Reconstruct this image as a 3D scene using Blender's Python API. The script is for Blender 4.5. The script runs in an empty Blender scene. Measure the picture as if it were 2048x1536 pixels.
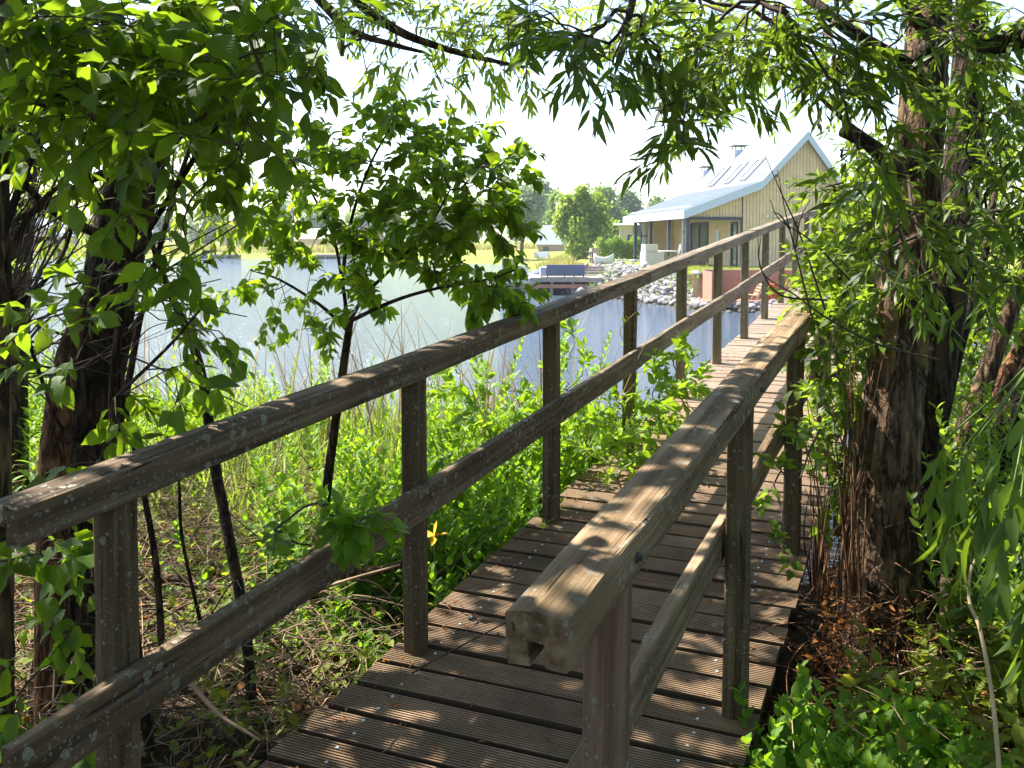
import bpy, math, random
import numpy as np
from mathutils import Vector, Matrix
PI = math.pi
rs = np.random.RandomState
random.seed(7)
S = bpy.context.scene
COL = S.collection

# ------------------------------------------------------------------ camera
# world frame: x = across the bridge (left handrail line at x=0), y = along it, z = up
YAW, PITCH, ROLL = 0.4101, 0.0495, 0.0024
FPX, CYP = 1890.4, 573.7            # focal length and principal row of the 2048x1536 photograph
CAM = np.array([1.6091, 0.0, 1.6727])
SL = 0.0711                          # rise of the bridge deck per metre
WATER = -0.70
cd = bpy.data.cameras.new('camera')
cam = bpy.data.objects.new('camera', cd); COL.objects.link(cam); S.camera = cam
_F = np.array([-math.sin(YAW) * math.cos(PITCH), math.cos(YAW) * math.cos(PITCH), -math.sin(PITCH)])
_R = np.cross(_F, [0, 0, 1]); _R /= np.linalg.norm(_R); _U = np.cross(_R, _F)
_R, _U = _R * math.cos(ROLL) + _U * math.sin(ROLL), _U * math.cos(ROLL) - _R * math.sin(ROLL)
cam.matrix_world = Matrix(((_R[0], _U[0], -_F[0], CAM[0]), (_R[1], _U[1], -_F[1], CAM[1]), (_R[2], _U[2], -_F[2], CAM[2]), (0, 0, 0, 1)))
cd.sensor_width = 36; cd.lens = 36 * FPX / 2048; cd.shift_y = (CYP - 768) / 2048
cd.clip_start = 0.05; cd.clip_end = 3000

# ------------------------------------------------------------------ light
SUN_EL, SUN_AZ = math.radians(54), math.radians(10)     # azimuth measured from -x towards +y
SUNV = np.array([-math.cos(SUN_EL) * math.cos(SUN_AZ), math.cos(SUN_EL) * math.sin(SUN_AZ), math.sin(SUN_EL)])
w = bpy.data.worlds.new('World'); S.world = w; w.use_nodes = True
nt = w.node_tree; bg = nt.nodes['Background']
sky = nt.nodes.new('ShaderNodeTexSky'); sky.sky_type = 'NISHITA'; sky.sun_disc = False
sky.sun_elevation = SUN_EL; sky.sun_rotation = math.atan2(SUNV[0], SUNV[1]) % (2 * PI)
sky.air_density = 1.0; sky.dust_density = 1.0; sky.ozone_density = 1.0; sky.altitude = 0
nt.links.new(sky.outputs[0], bg.inputs[0]); bg.inputs[1].default_value = 0.13
sl = bpy.data.lights.new('sun', 'SUN'); so = bpy.data.objects.new('sun', sl); COL.objects.link(so)
sl.energy = 5.0; sl.angle = math.radians(0.55); sl.color = (1.0, 0.95, 0.87)
so.rotation_euler = Vector(SUNV).to_track_quat('Z', 'Y').to_euler()
S.view_settings.view_transform = 'Standard'; S.view_settings.look = 'None'
S.view_settings.exposure = 1.65; S.view_settings.gamma = 1
S.render.engine = 'CYCLES'
S.cycles.max_bounces = 8; S.cycles.diffuse_bounces = 4; S.cycles.transmission_bounces = 5; S.cycles.glossy_bounces = 3
S.cycles.transparent_max_bounces = 8; S.cycles.caustics_reflective = False; S.cycles.caustics_refractive = False
S.cycles.sample_clamp_indirect = 4; S.cycles.use_denoising = True

# ------------------------------------------------------------------ frames
CT, ST = math.cos(YAW), math.sin(YAW)
def cf(X, Y, z=0.0):
    """X metres right of the viewer, Y metres ahead -> world"""
    return np.array([CAM[0] + X * CT - Y * ST, X * ST + Y * CT, z])
def icf(p):
    a, b = p[0] - CAM[0], p[1]
    return a * CT + b * ST, -a * ST + b * CT
def PT(px, py, d):
    """the point of the place seen in direction (px,py) of the photograph at depth d metres"""
    return CAM + d * (_F + _R * (px - 1024) / FPX + _U * (CYP - py) / FPX)

# ------------------------------------------------------------------ object helpers
def link(o, parent=None):
    COL.objects.link(o)
    if parent is not None: o.parent = parent
    return o
def tag(o, label=None, cat=None, group=None, kind=None):
    if label: o['label'] = label
    if cat: o['category'] = cat
    if group: o['group'] = group
    if kind: o['kind'] = kind
    return o
def empty(name, loc, rz=0.0, label=None, cat=None, group=None):
    o = bpy.data.objects.new(name, None); o.empty_display_size = 0.1
    o.location = Vector([float(c) for c in loc]); o.rotation_euler = (0, 0, rz)
    link(o); return tag(o, label, cat, group)
def copy_tree(o, parent=None):
    c = o.copy(); link(c); c.parent = parent
    for ch in list(o.children): copy_tree(ch, c)
    return c

class MB:
    """mesh builder: plain lists of verts / faces with material slots"""
    def __init__(s): s.v, s.f, s.m = [], [], []
    def add(s, vs, fs, mi=0):
        n = len(s.v); s.v += [tuple(map(float, q)) for q in vs]
        s.f += [tuple(n + i for i in f) for f in fs]; s.m += [mi] * len(fs)
    def box(s, a, b, mi=0, ch=0.0):
        x0, y0, z0 = a; x1, y1, z1 = b
        vs = [(x0, y0, z0), (x1, y0, z0), (x1, y1, z0), (x0, y1, z0), (x0, y0, z1), (x1, y0, z1), (x1, y1, z1), (x0, y1, z1)]
        s.add(vs, [(0, 3, 2, 1), (4, 5, 6, 7), (0, 1, 5, 4), (1, 2, 6, 5), (2, 3, 7, 6), (3, 0, 4, 7)], mi)
    def bar(s, p, q, wd, ht, mi=0, up=(0, 0, 1)):
        """box section bar from p to q"""
        p, q = np.array(p, float), np.array(q, float); d = q - p; d /= np.linalg.norm(d)
        sd = np.cross(d, up); sd /= np.linalg.norm(sd); u = np.cross(sd, d)
        vs = [e + sd * a * wd / 2 + u * b * ht / 2 for e in (p, q) for a, b in ((-1, -1), (1, -1), (1, 1), (-1, 1))]
        s.add(vs, [(0, 1, 2, 3), (7, 6, 5, 4), (0, 4, 5, 1), (1, 5, 6, 2), (2, 6, 7, 3), (3, 7, 4, 0)], mi)
    def prism(s, poly, y0, y1, mi=0, axis='y'):
        """extrude polygon (x,z) from y0 to y1"""
        n = len(poly)
        if axis == 'y': vs = [(a, y0, b) for a, b in poly] + [(a, y1, b) for a, b in poly]
        elif axis == 'x': vs = [(y0, a, b) for a, b in poly] + [(y1, a, b) for a, b in poly]
        else: vs = [(a, b, y0) for a, b in poly] + [(a, b, y1) for a, b in poly]
        s.add(vs, [tuple(range(n))[::-1], tuple(range(n, 2 * n))] + [(i, (i + 1) % n, n + (i + 1) % n, n + i) for i in range(n)], mi)
    def tube(s, pts, rad, n=8, mi=0, caps=True):
        pts = [np.array(p, float) for p in pts]; m = len(pts); vs = []; ref = None
        for i, p in enumerate(pts):
            d = pts[min(i + 1, m - 1)] - pts[max(i - 1, 0)]; d = d / (np.linalg.norm(d) + 1e-9)
            if ref is None: ref = np.cross(d, [0.31, 0.87, 0.13]); 
            ref = ref - d * (ref @ d); ref /= np.linalg.norm(ref) + 1e-9; b = np.cross(d, ref)
            r = rad[i] if hasattr(rad, '__len__') else rad
            vs += [p + r * (math.cos(2 * PI * k / n) * ref + math.sin(2 * PI * k / n) * b) for k in range(n)]
        fs = [(i * n + k, i * n + (k + 1) % n, (i + 1) * n + (k + 1) % n, (i + 1) * n + k) for i in range(m - 1) for k in range(n)]
        if caps: fs += [tuple(range(n))[::-1], tuple((m - 1) * n + k for k in range(n))]
        s.add(vs, fs, mi)
    def build(s, name, mats, parent=None, smooth=False, bevel=0.0, loc=None, rot=None):
        me = bpy.data.meshes.new(name); me.from_pydata(s.v, [], s.f)
        for m in (mats if isinstance(mats, (list, tuple)) else [mats]): me.materials.append(m)
        if max(s.m, default=0) > 0: me.polygons.foreach_set('material_index', s.m)
        if smooth: me.polygons.foreach_set('use_smooth', [True] * len(me.polygons))
        me.update(); o = bpy.data.objects.new(name, me); link(o, parent)
        if loc is not None: o.location = Vector([float(c) for c in loc])
        if rot is not None: o.rotation_euler = rot
        if bevel > 0:
            b = o.modifiers.new('b', 'BEVEL'); b.width = bevel; b.segments = 2; b.limit_method = 'ANGLE'
        return o

# ------------------------------------------------------------------ materials
def nmat(name):
    m = bpy.data.materials.new(name); m.use_nodes = True; t = m.node_tree; t.nodes.clear()
    out = t.nodes.new('ShaderNodeOutputMaterial'); return m, t, out
def N(t, kind, **kw):
    n = t.nodes.new(kind)
    for k, v in kw.items():
        if k.startswith('i_'):
            key = k[2:]; key = int(key) if key.isdigit() else key.replace('_', ' ')
            n.inputs[key].default_value = v
        else: setattr(n, k, v)
    return n
def ramp(t, fac, stops, interp='LINEAR'):
    r = t.nodes.new('ShaderNodeValToRGB'); r.color_ramp.interpolation = interp
    el = r.color_ramp.elements
    while len(el) < len(stops): el.new(0.5)
    for e, (p, c) in zip(el, stops):
        e.position = p; e.color = (*c, 1) if len(c) == 3 else c
    t.links.new(fac, r.inputs[0]); return r.outputs[0]
def coords(t, scale=(1, 1, 1), kind='Object', rnd=0.0):
    tc = t.nodes.new('ShaderNodeTexCoord'); mp = t.nodes.new('ShaderNodeMapping'); mp.inputs['Scale'].default_value = scale
    t.links.new(tc.outputs[kind], mp.inputs[0])
    if rnd:
        oi = t.nodes.new('ShaderNodeObjectInfo'); mm = N(t, 'ShaderNodeMath', operation='MULTIPLY'); mm.inputs[1].default_value = rnd
        t.links.new(oi.outputs['Random'], mm.inputs[0]); t.links.new(mm.outputs[0], mp.inputs['Location'])
    return mp.outputs[0]
def noise(t, vec, scale, detail=4, rough=0.55, dist=0.0):
    n = N(t, 'ShaderNodeTexNoise'); n.inputs['Scale'].default_value = scale; n.inputs['Detail'].default_value = detail
    n.inputs['Roughness'].default_value = rough; n.inputs['Distortion'].default_value = dist
    t.links.new(vec, n.inputs['Vector']); return n.outputs['Fac']
def mixc(t, fac, a, b, mode='MIX'):
    m = N(t, 'ShaderNodeMix', data_type='RGBA', blend_type=mode)
    for sock, val in ((m.inputs['Factor'], fac), (m.inputs['A'], a), (m.inputs['B'], b)):
        if hasattr(val, 'is_output'): t.links.new(val, sock)
        elif isinstance(val, (tuple, list)): sock.default_value = (*val, 1) if len(val) == 3 else val
        else: sock.default_value = val
    return m.outputs['Result']
def math2(t, op, a, b=0.5):
    m = N(t, 'ShaderNodeMath', operation=op)
    for i, v in enumerate((a, b)):
        if hasattr(v, 'is_output'): t.links.new(v, m.inputs[i])
        else: m.inputs[i].default_value = v
    return m.outputs[0]
def bump(t, h, strength=0.5, dist=0.01):
    b = N(t, 'ShaderNodeBump'); b.inputs['Strength'].default_value = strength; b.inputs['Distance'].default_value = dist
    t.links.new(h, b.inputs['Height']); return b.outputs[0]
def princ(t, out, col, rough=0.8, normal=None, metal=0.0, spec=0.3):
    p = N(t, 'ShaderNodeBsdfPrincipled'); p.inputs['Roughness'].default_value = rough; p.inputs['Metallic'].default_value = metal
    p.inputs['Specular IOR Level'].default_value = spec
    if hasattr(col, 'is_output'): t.links.new(col, p.inputs['Base Color'])
    else: p.inputs['Base Color'].default_value = (*col, 1)
    if normal is not None: t.links.new(normal, p.inputs['Normal'])
    t.links.new(p.outputs[0], out.inputs[0]); return p

def simple(name, col, rough=0.7, metal=0.0, var=0.15, scale=3.0, bmp=0.15, spec=0.3):
    m, t, out = nmat(name); v = coords(t)
    n = noise(t, v, scale, 5)
    c = ramp(t, n, [(0.25, tuple(x * (1 - var) for x in col)), (0.75, tuple(min(1, x * (1 + var)) for x in col))])
    princ(t, out, c, rough, bump(t, noise(t, v, scale * 12, 3), bmp, 0.01) if bmp else None, metal, spec); return m

def timber(name, c_dark, c_mid, c_light, lichen=0.5, green=0.5, spots=60.0, grain=1.0):
    """weathered wood; grain runs along local x"""
    m, t, out = nmat(name); v = coords(t, rnd=40.0)
    vg = coords(t, (1.2, 34, 34), rnd=17.0)
    g = noise(t, vg, 1.0, 6, 0.62, 0.35); vf = coords(t, (6, 210, 210), rnd=9.0); g2 = noise(t, vf, 1.0, 3, 0.6)
    base = ramp(t, g, [(0.34, c_dark), (0.5, c_mid), (0.64, c_light)])
    base = mixc(t, math2(t, 'MULTIPLY', g2, 0.4), base, c_dark, 'MIX')
    big = noise(t, v, 2.3, 3); base = mixc(t, ramp(t, big, [(0.42, (0, 0, 0)), (0.62, (1, 1, 1))]), base, mixc(t, 0.5, base, c_dark))
    # algae
    al = noise(t, v, 5.0, 5, 0.6); alf = ramp(t, al, [(0.5 - 0.1 * green, (0, 0, 0)), (0.8, (green, green, green))])
    base = mixc(t, alf, base, (0.105, 0.115, 0.045))
    # cracks along the grain
    vc = coords(t, (2.2, 60, 60), rnd=23.0); cr = noise(t, vc, 1.0, 2, 0.5, 0.8)
    crk = ramp(t, cr, [(0.30, (1, 1, 1)), (0.335, (0, 0, 0))]); base = mixc(t, math2(t, 'MULTIPLY', crk, 0.75 * grain), base, (0.018, 0.013, 0.009))
    # lichen rosettes
    if lichen > 0:
        dn = N(t, 'ShaderNodeTexNoise'); dn.inputs['Scale'].default_value = 70; dn.inputs['Detail'].default_value = 3; t.links.new(v, dn.inputs['Vector'])
        add = N(t, 'ShaderNodeVectorMath', operation='MULTIPLY_ADD'); add.inputs[1].default_value = (0.016, 0.016, 0.016)
        t.links.new(dn.outputs['Color'], add.inputs[0]); t.links.new(v, add.inputs[2])
        tot = None
        for sc, th, keep in ((spots, 0.30, 0.66), (spots * 2.4, 0.30, 0.60), (spots * 0.6, 0.30, 0.84)):
            vo = N(t, 'ShaderNodeTexVoronoi'); vo.inputs['Scale'].default_value = sc; t.links.new(add.outputs[0], vo.inputs['Vector'])
            sp = N(t, 'ShaderNodeSeparateColor'); t.links.new(vo.outputs['Color'], sp.inputs[0])
            rad = math2(t, 'MULTIPLY', sp.outputs[1], th); rad = math2(t, 'ADD', rad, 0.09)
            d = math2(t, 'LESS_THAN', vo.outputs['Distance'], rad)
            k = math2(t, 'GREATER_THAN', sp.outputs[0], keep + (0.5 - lichen) * 0.35)
            dk = math2(t, 'MULTIPLY', d, k); tot = dk if tot is None else math2(t, 'MAXIMUM', tot, dk)
        patch = noise(t, v, 4.0, 3); pm = ramp(t, patch, [(0.42 - 0.12 * lichen, (0, 0, 0)), (0.52, (1, 1, 1))])
        tot = math2(t, 'MULTIPLY', tot, pm)
        lc = ramp(t, noise(t, v, 90, 2), [(0.35, (0.20, 0.20, 0.15)), (0.7, (0.42, 0.41, 0.33))])
        base = mixc(t, math2(t, 'MULTIPLY', tot, 0.75), base, lc)
    h = math2(t, 'SUBTRACT', math2(t, 'ADD', g, math2(t, 'MULTIPLY', g2, 0.6)), math2(t, 'MULTIPLY', crk, 1.2))
    if lichen > 0: h = math2(t, 'ADD', h, math2(t, 'MULTIPLY', tot, 0.5))
    princ(t, out, base, 0.78, bump(t, h, 0.8, 0.005), 0, 0.15); return m

def leafmat(name, c1, c2, trans=(0.30, 0.42, 0.04), tmix=0.45, rough=0.48, dead=0.0, spec=0.28, veins=True, trows=False):
    m, t, out = nmat(name)
    at = N(t, 'ShaderNodeAttribute'); at.attribute_name = 'rnd'
    col = ramp(t, at.outputs['Fac'], [(0.0, c1), (0.9, c2)] + ([(0.96, (0.30, 0.22, 0.03)), (1.0, (0.16, 0.07, 0.02))] if dead else []))
    nrm = None
    if veins:
        uv = N(t, 'ShaderNodeUVMap'); uv.uv_map = 'UVMap'; sx = N(t, 'ShaderNodeSeparateXYZ'); t.links.new(uv.outputs[0], sx.inputs[0])
        ax = math2(t, 'ABSOLUTE', math2(t, 'SUBTRACT', sx.outputs[0], 0.5))
        ph = math2(t, 'SUBTRACT', math2(t, 'MULTIPLY', sx.outputs[1], 38.0), math2(t, 'MULTIPLY', ax, 34.0))
        wv = math2(t, 'POWER', math2(t, 'ABSOLUTE', math2(t, 'SINE', ph, 0)), 0.35)
        rib = math2(t, 'LESS_THAN', ax, 0.025)
        vn = math2(t, 'MAXIMUM', math2(t, 'SUBTRACT', 1.0, wv), rib)
        col = mixc(t, math2(t, 'MULTIPLY', vn, 0.35), col, (0.16, 0.24, 0.05))
        nrm = bump(t, wv, 0.5, 0.002)
    p = N(t, 'ShaderNodeBsdfPrincipled'); p.inputs['Roughness'].default_value = rough; p.inputs['Specular IOR Level'].default_value = spec
    t.links.new(col, p.inputs['Base Color'])
    tr = N(t, 'ShaderNodeBsdfTranslucent')
    tc = ramp(t, at.outputs['Fac'], [(0.0, tuple(x * 0.72 for x in trans)), (0.9, trans)] + ([(0.97, (0.5, 0.3, 0.05))] if dead else []))
    t.links.new(tc, tr.inputs[0])
    if nrm is not None: t.links.new(nrm, p.inputs['Normal'])
    mx = N(t, 'ShaderNodeMixShader'); mx.inputs[0].default_value = tmix
    t.links.new(p.outputs[0], mx.inputs[1]); t.links.new(tr.outputs[0], mx.inputs[2]); t.links.new(mx.outputs[0], out.inputs[0]); return m

def barkmat(name, c1, c2, scale=1.0, moss=0.0):
    m, t, out = nmat(name); v = coords(t, (30 * scale, 30 * scale, 4.5 * scale))
    g = noise(t, v, 1.0, 7, 0.65, 0.9); b = coords(t); f = noise(t, b, 60, 4, 0.7)
    rg = math2(t, 'ABSOLUTE', math2(t, 'SUBTRACT', noise(t, coords(t, (17 * scale, 17 * scale, 2.6 * scale)), 1.0, 5, 0.55, 0.5), 0.5)); fis = ramp(t, rg, [(0.0, (0, 0, 0)), (0.075, (1, 1, 1))])
    col = ramp(t, g, [(0.25, tuple(x * 0.5 for x in c1)), (0.46, c1), (0.68, c2)])
    col = mixc(t, fis, tuple(x * 0.16 for x in c1), col)
    col = mixc(t, math2(t, 'MULTIPLY', f, 0.35), col, tuple(x * 0.5 for x in c1))
    if moss:
        mo = noise(t, b, 7, 4); col = mixc(t, ramp(t, mo, [(0.60, (0, 0, 0)), (0.70, (moss,) * 3)]), col, (0.16, 0.13, 0.02))
    h = math2(t, 'ADD', math2(t, 'MULTIPLY', g, 0.6), math2(t, 'ADD', math2(t, 'MULTIPLY', f, 0.25), fis))
    princ(t, out, col, 0.85, bump(t, h, 1.0, 0.022), 0, 0.2); return m

M = {}
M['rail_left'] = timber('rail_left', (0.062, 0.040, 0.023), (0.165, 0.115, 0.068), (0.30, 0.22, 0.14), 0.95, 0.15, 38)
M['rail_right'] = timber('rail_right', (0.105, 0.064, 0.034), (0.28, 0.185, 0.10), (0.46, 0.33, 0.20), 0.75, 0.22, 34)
M['post'] = timber('post_wood', (0.060, 0.040, 0.022), (0.145, 0.102, 0.056), (0.24, 0.175, 0.10), 0.40, 0.35, 60)
M['rail_far'] = timber('rail_far_tan', (0.12, 0.09, 0.058), (0.24, 0.19, 0.125), (0.36, 0.29, 0.20), 0.35, 0.30, 44)  # paler tan for the farther rail sections; the farther posts likewise
M['post_far'] = timber('post_far_tan', (0.09, 0.072, 0.042), (0.18, 0.145, 0.088), (0.27, 0.22, 0.14), 0.45, 0.45, 60)
M['post_red'] = timber('post_redwood', (0.10, 0.056, 0.036), (0.24, 0.155, 0.105), (0.38, 0.27, 0.19), 0.12, 0.22, 60)
def deckmat():
    m, t, out = nmat('deck_boards'); vg = coords(t, (2.0, 40, 40)); at = N(t, 'ShaderNodeAttribute'); at.attribute_name = 'rnd'
    g = noise(t, vg, 1.0, 5, 0.6, 0.3); b = coords(t); dirt = noise(t, b, 3.2, 5, 0.62)
    col = ramp(t, g, [(0.3, (0.19, 0.115, 0.060)), (0.7, (0.43, 0.28, 0.155))])
    col = mixc(t, ramp(t, at.outputs['Fac'], [(0, (0, 0, 0)), (1, (0.8, 0.8, 0.8))]), col, (0.46, 0.31, 0.19))
    # worn pale ribs / dark grooves and board edges, darkest on near boards: from the height stored per vertex
    rb = N(t, 'ShaderNodeAttribute'); rb.attribute_name = 'rib'
    gd = math2(t, 'SUBTRACT', 1.0, rb.outputs['Fac'])
    sy = N(t, 'ShaderNodeSeparateXYZ'); t.links.new(b, sy.inputs[0])
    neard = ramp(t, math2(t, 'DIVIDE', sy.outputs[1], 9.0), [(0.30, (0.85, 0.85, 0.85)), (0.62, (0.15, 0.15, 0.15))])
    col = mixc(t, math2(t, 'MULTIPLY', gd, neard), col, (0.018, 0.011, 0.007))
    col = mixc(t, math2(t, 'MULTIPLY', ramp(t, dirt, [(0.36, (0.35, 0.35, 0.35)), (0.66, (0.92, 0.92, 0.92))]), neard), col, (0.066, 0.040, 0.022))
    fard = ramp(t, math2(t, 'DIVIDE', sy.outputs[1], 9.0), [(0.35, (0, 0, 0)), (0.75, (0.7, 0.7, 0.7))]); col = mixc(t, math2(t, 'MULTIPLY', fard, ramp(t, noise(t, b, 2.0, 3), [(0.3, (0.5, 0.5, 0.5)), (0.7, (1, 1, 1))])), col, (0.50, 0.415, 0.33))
    gr = noise(t, b, 6.5, 4); col = mixc(t, math2(t, 'MULTIPLY', ramp(t, gr, [(0.56, (0, 0, 0)), (0.74, (0.6, 0.6, 0.6))]), neard), col, (0.085, 0.10, 0.03))
    princ(t, out, col, 0.8, bump(t, math2(t, 'ADD', g, math2(t, 'MULTIPLY', noise(t, b, 120, 2), 0.5)), 0.4, 0.003), 0, 0.25); return m
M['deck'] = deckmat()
M['steel'] = simple('galvanised_steel', (0.50, 0.51, 0.52), 0.45, 0.6, 0.2, 40, 0)
M['bark_willow'] = barkmat('bark_willow', (0.15, 0.09, 0.05), (0.38, 0.25, 0.145), 1.0, 0.7)
M['bark_dark'] = barkmat('bark_dark', (0.07, 0.042, 0.026), (0.15, 0.09, 0.055), 0.9, 0.2)
M['bark_red'] = barkmat('bark_red', (0.20, 0.09, 0.04), (0.38, 0.19, 0.09), 1.2)
M['twig'] = simple('twig_bark', (0.075, 0.050, 0.034), 0.8, 0, 0.4, 14, 0.2)
M['twig_pale'] = simple('pale_twig', (0.32, 0.22, 0.13), 0.8, 0, 0.45, 9, 0.2)
M['stem_green'] = simple('green_stem', (0.12, 0.20, 0.04), 0.6, 0, 0.3, 9, 0.0)
M['dogwood'] = leafmat('dogwood_leaf', (0.026, 0.065, 0.005), (0.075, 0.150, 0.012), (0.34, 0.52, 0.018), 0.46)
M['dogwood_small'] = leafmat('dogwood_leaf_small', (0.034, 0.078, 0.006), (0.095, 0.170, 0.012), (0.38, 0.56, 0.020), 0.52, veins=False)
M['willow'] = leafmat('willow_leaf', (0.034, 0.068, 0.010), (0.082, 0.135, 0.026), (0.28, 0.42, 0.025), 0.42, 0.42, veins=False)
M['willow_light'] = leafmat('willow_leaf_light', (0.065, 0.11, 0.012), (0.15, 0.22, 0.03), (0.48, 0.62, 0.04), 0.52, 0.45, veins=False)
M['bush'] = leafmat('bush_leaf', (0.042, 0.082, 0.010), (0.105, 0.175, 0.020), (0.38, 0.54, 0.03), 0.48, veins=False)
M['nettle'] = leafmat('nettle_leaf', (0.055, 0.135, 0.008), (0.12, 0.25, 0.014), (0.36, 0.62, 0.02), 0.45)
M['bramble'] = leafmat('bramble_leaf', (0.09, 0.14, 0.010), (0.20, 0.25, 0.018), (0.48, 0.54, 0.03), 0.45, dead=1)
M['weed'] = leafmat('weed_leaf', (0.045, 0.12, 0.008), (0.20, 0.35, 0.018), (0.42, 0.62, 0.02), 0.45, veins=False)
M['grass'] = leafmat('grass_blade', (0.12, 0.22, 0.03), (0.27, 0.38, 0.06), (0.46, 0.60, 0.06), 0.45, veins=False)
M['dry'] = leafmat('dry_stalk', (0.20, 0.13, 0.07), (0.42, 0.30, 0.17), (0.4, 0.28, 0.14), 0.25, 0.8, veins=False)
M['dead_leaf'] = leafmat('dead_leaf', (0.16, 0.06, 0.02), (0.36, 0.15, 0.045), (0.5, 0.2, 0.05), 0.35, 0.8, veins=False)
M['seed'] = simple('rush_seed', (0.20, 0.12, 0.035), 0.8, 0, 0.5, 60, 0)

# ------------------------------------------------------------------ foliage engine
def leaf_template(kind):
    """stations (t, halfwidth) -> verts as (t, x), faces"""
    st = {'ovate': [(0, 0.0), (0.10, 0.17), (0.28, 0.30), (0.50, 0.31), (0.72, 0.20), (0.88, 0.08), (1.0, 0.0)],
          'willow': [(0, 0.0), (0.15, 0.07), (0.42, 0.115), (0.72, 0.075), (1.0, 0.0)],
          'small': [(0, 0.0), (0.30, 0.28), (0.68, 0.20), (1.0, 0.0)],
          'blade': [(0, 0.025), (0.35, 0.028), (0.7, 0.018), (1.0, 0.0)],
          'quad': [(0, 0.0), (0.5, 0.34), (1.0, 0.0)],
          'serrate': [(0, 0.0), (0.06, 0.22), (0.16, 0.30), (0.22, 0.26), (0.34, 0.35), (0.40, 0.28), (0.54, 0.31), (0.60, 0.22), (0.74, 0.22), (0.80, 0.13), (1.0, 0.0)]}[kind]
    V, Fc, idx = [], [], []
    for t, wd in st:
        if wd == 0: V.append((t, 0)); idx.append((len(V) - 1,) * 3)
        else:
            V += [(t, -wd), (t, 0), (t, wd)]; n = len(V); idx.append((n - 3, n - 2, n - 1))
    for a, b in zip(idx[:-1], idx[1:]):
        for s0, s1 in ((0, 1), (1, 2)):
            q = []
            for i in (a[s0], a[s1], b[s1], b[s0]):
                if i not in q: q.append(i)
            Fc.append(q)
    return np.array(V, float), Fc

def leaves(name, mat, P, Dv, Nv, L, kind='ovate', parent=None, seed=0, fold=0.18, curl=0.25, rnd=None, wid=1.0):
    P = np.asarray(P, float); n = len(P)
    if n == 0: return None
    r = rs(seed); Dv = np.asarray(Dv, float); Dv = Dv / (np.linalg.norm(Dv, axis=1, keepdims=True) + 1e-9)
    Nv = np.asarray(Nv, float); Nv = Nv - Dv * (Nv * Dv).sum(1, keepdims=True); Nv /= (np.linalg.norm(Nv, axis=1, keepdims=True) + 1e-9)
    Sd = np.cross(Dv, Nv); L = np.asarray(L, float).reshape(n, 1)
    T, Fc = leaf_template(kind); k = len(T)
    tt, xx = T[:, 0][None], T[:, 1][None]
    cu = (curl * r.uniform(-0.3, 1.6, (n, 1))); fo = fold * r.uniform(0.2, 2.2, (n, 1)); side = r.uniform(-0.25, 0.25, (n, 1)); ww = wid * r.uniform(0.8, 1.15, (n, 1))
    wave = 0.22 * np.sin(tt * 9 + r.uniform(0, 6, (n, 1))) * xx * ww
    A = tt * np.ones((n, 1)); B = xx * ww + side * tt * tt * 0.35; Cc = fo * np.abs(xx) - cu * tt * tt + wave
    co = P[:, None] + L[:, None] * (A[..., None] * Dv[:, None] + B[..., None] * Sd[:, None] + Cc[..., None] * Nv[:, None])
    co = co.reshape(-1, 3)
    me = bpy.data.meshes.new(name); me.vertices.add(n * k); me.vertices.foreach_set('co', co.astype(np.float32).ravel())
    cnt = np.array([len(f) for f in Fc]); flat = np.concatenate([np.array(f) for f in Fc])
    loops = (flat[None] + (np.arange(n) * k)[:, None]).ravel(); tot = np.tile(cnt, n); start = np.concatenate([[0], np.cumsum(tot)[:-1]])
    me.loops.add(len(loops)); me.loops.foreach_set('vertex_index', loops.astype(np.int32))
    me.polygons.add(len(tot)); me.polygons.foreach_set('loop_start', start.astype(np.int32)); me.polygons.foreach_set('loop_total', tot.astype(np.int32))
    me.polygons.foreach_set('use_smooth', np.ones(len(tot), bool))
    me.materials.append(mat)
    rv = (r.uniform(0, 1, n) if rnd is None else rnd); a = me.attributes.new('rnd', 'FLOAT', 'POINT'); a.data.foreach_set('value', np.repeat(rv, k).astype(np.float32))
    uv = me.uv_layers.new(name='UVMap'); u = np.stack([T[:, 1] + 0.5, T[:, 0]], 1)[flat]; uv.data.foreach_set('uv', np.tile(u, (n, 1)).astype(np.float32).ravel())
    me.update(calc_edges=True)
    o = bpy.data.objects.new(name, me); link(o, parent)
    return o

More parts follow.
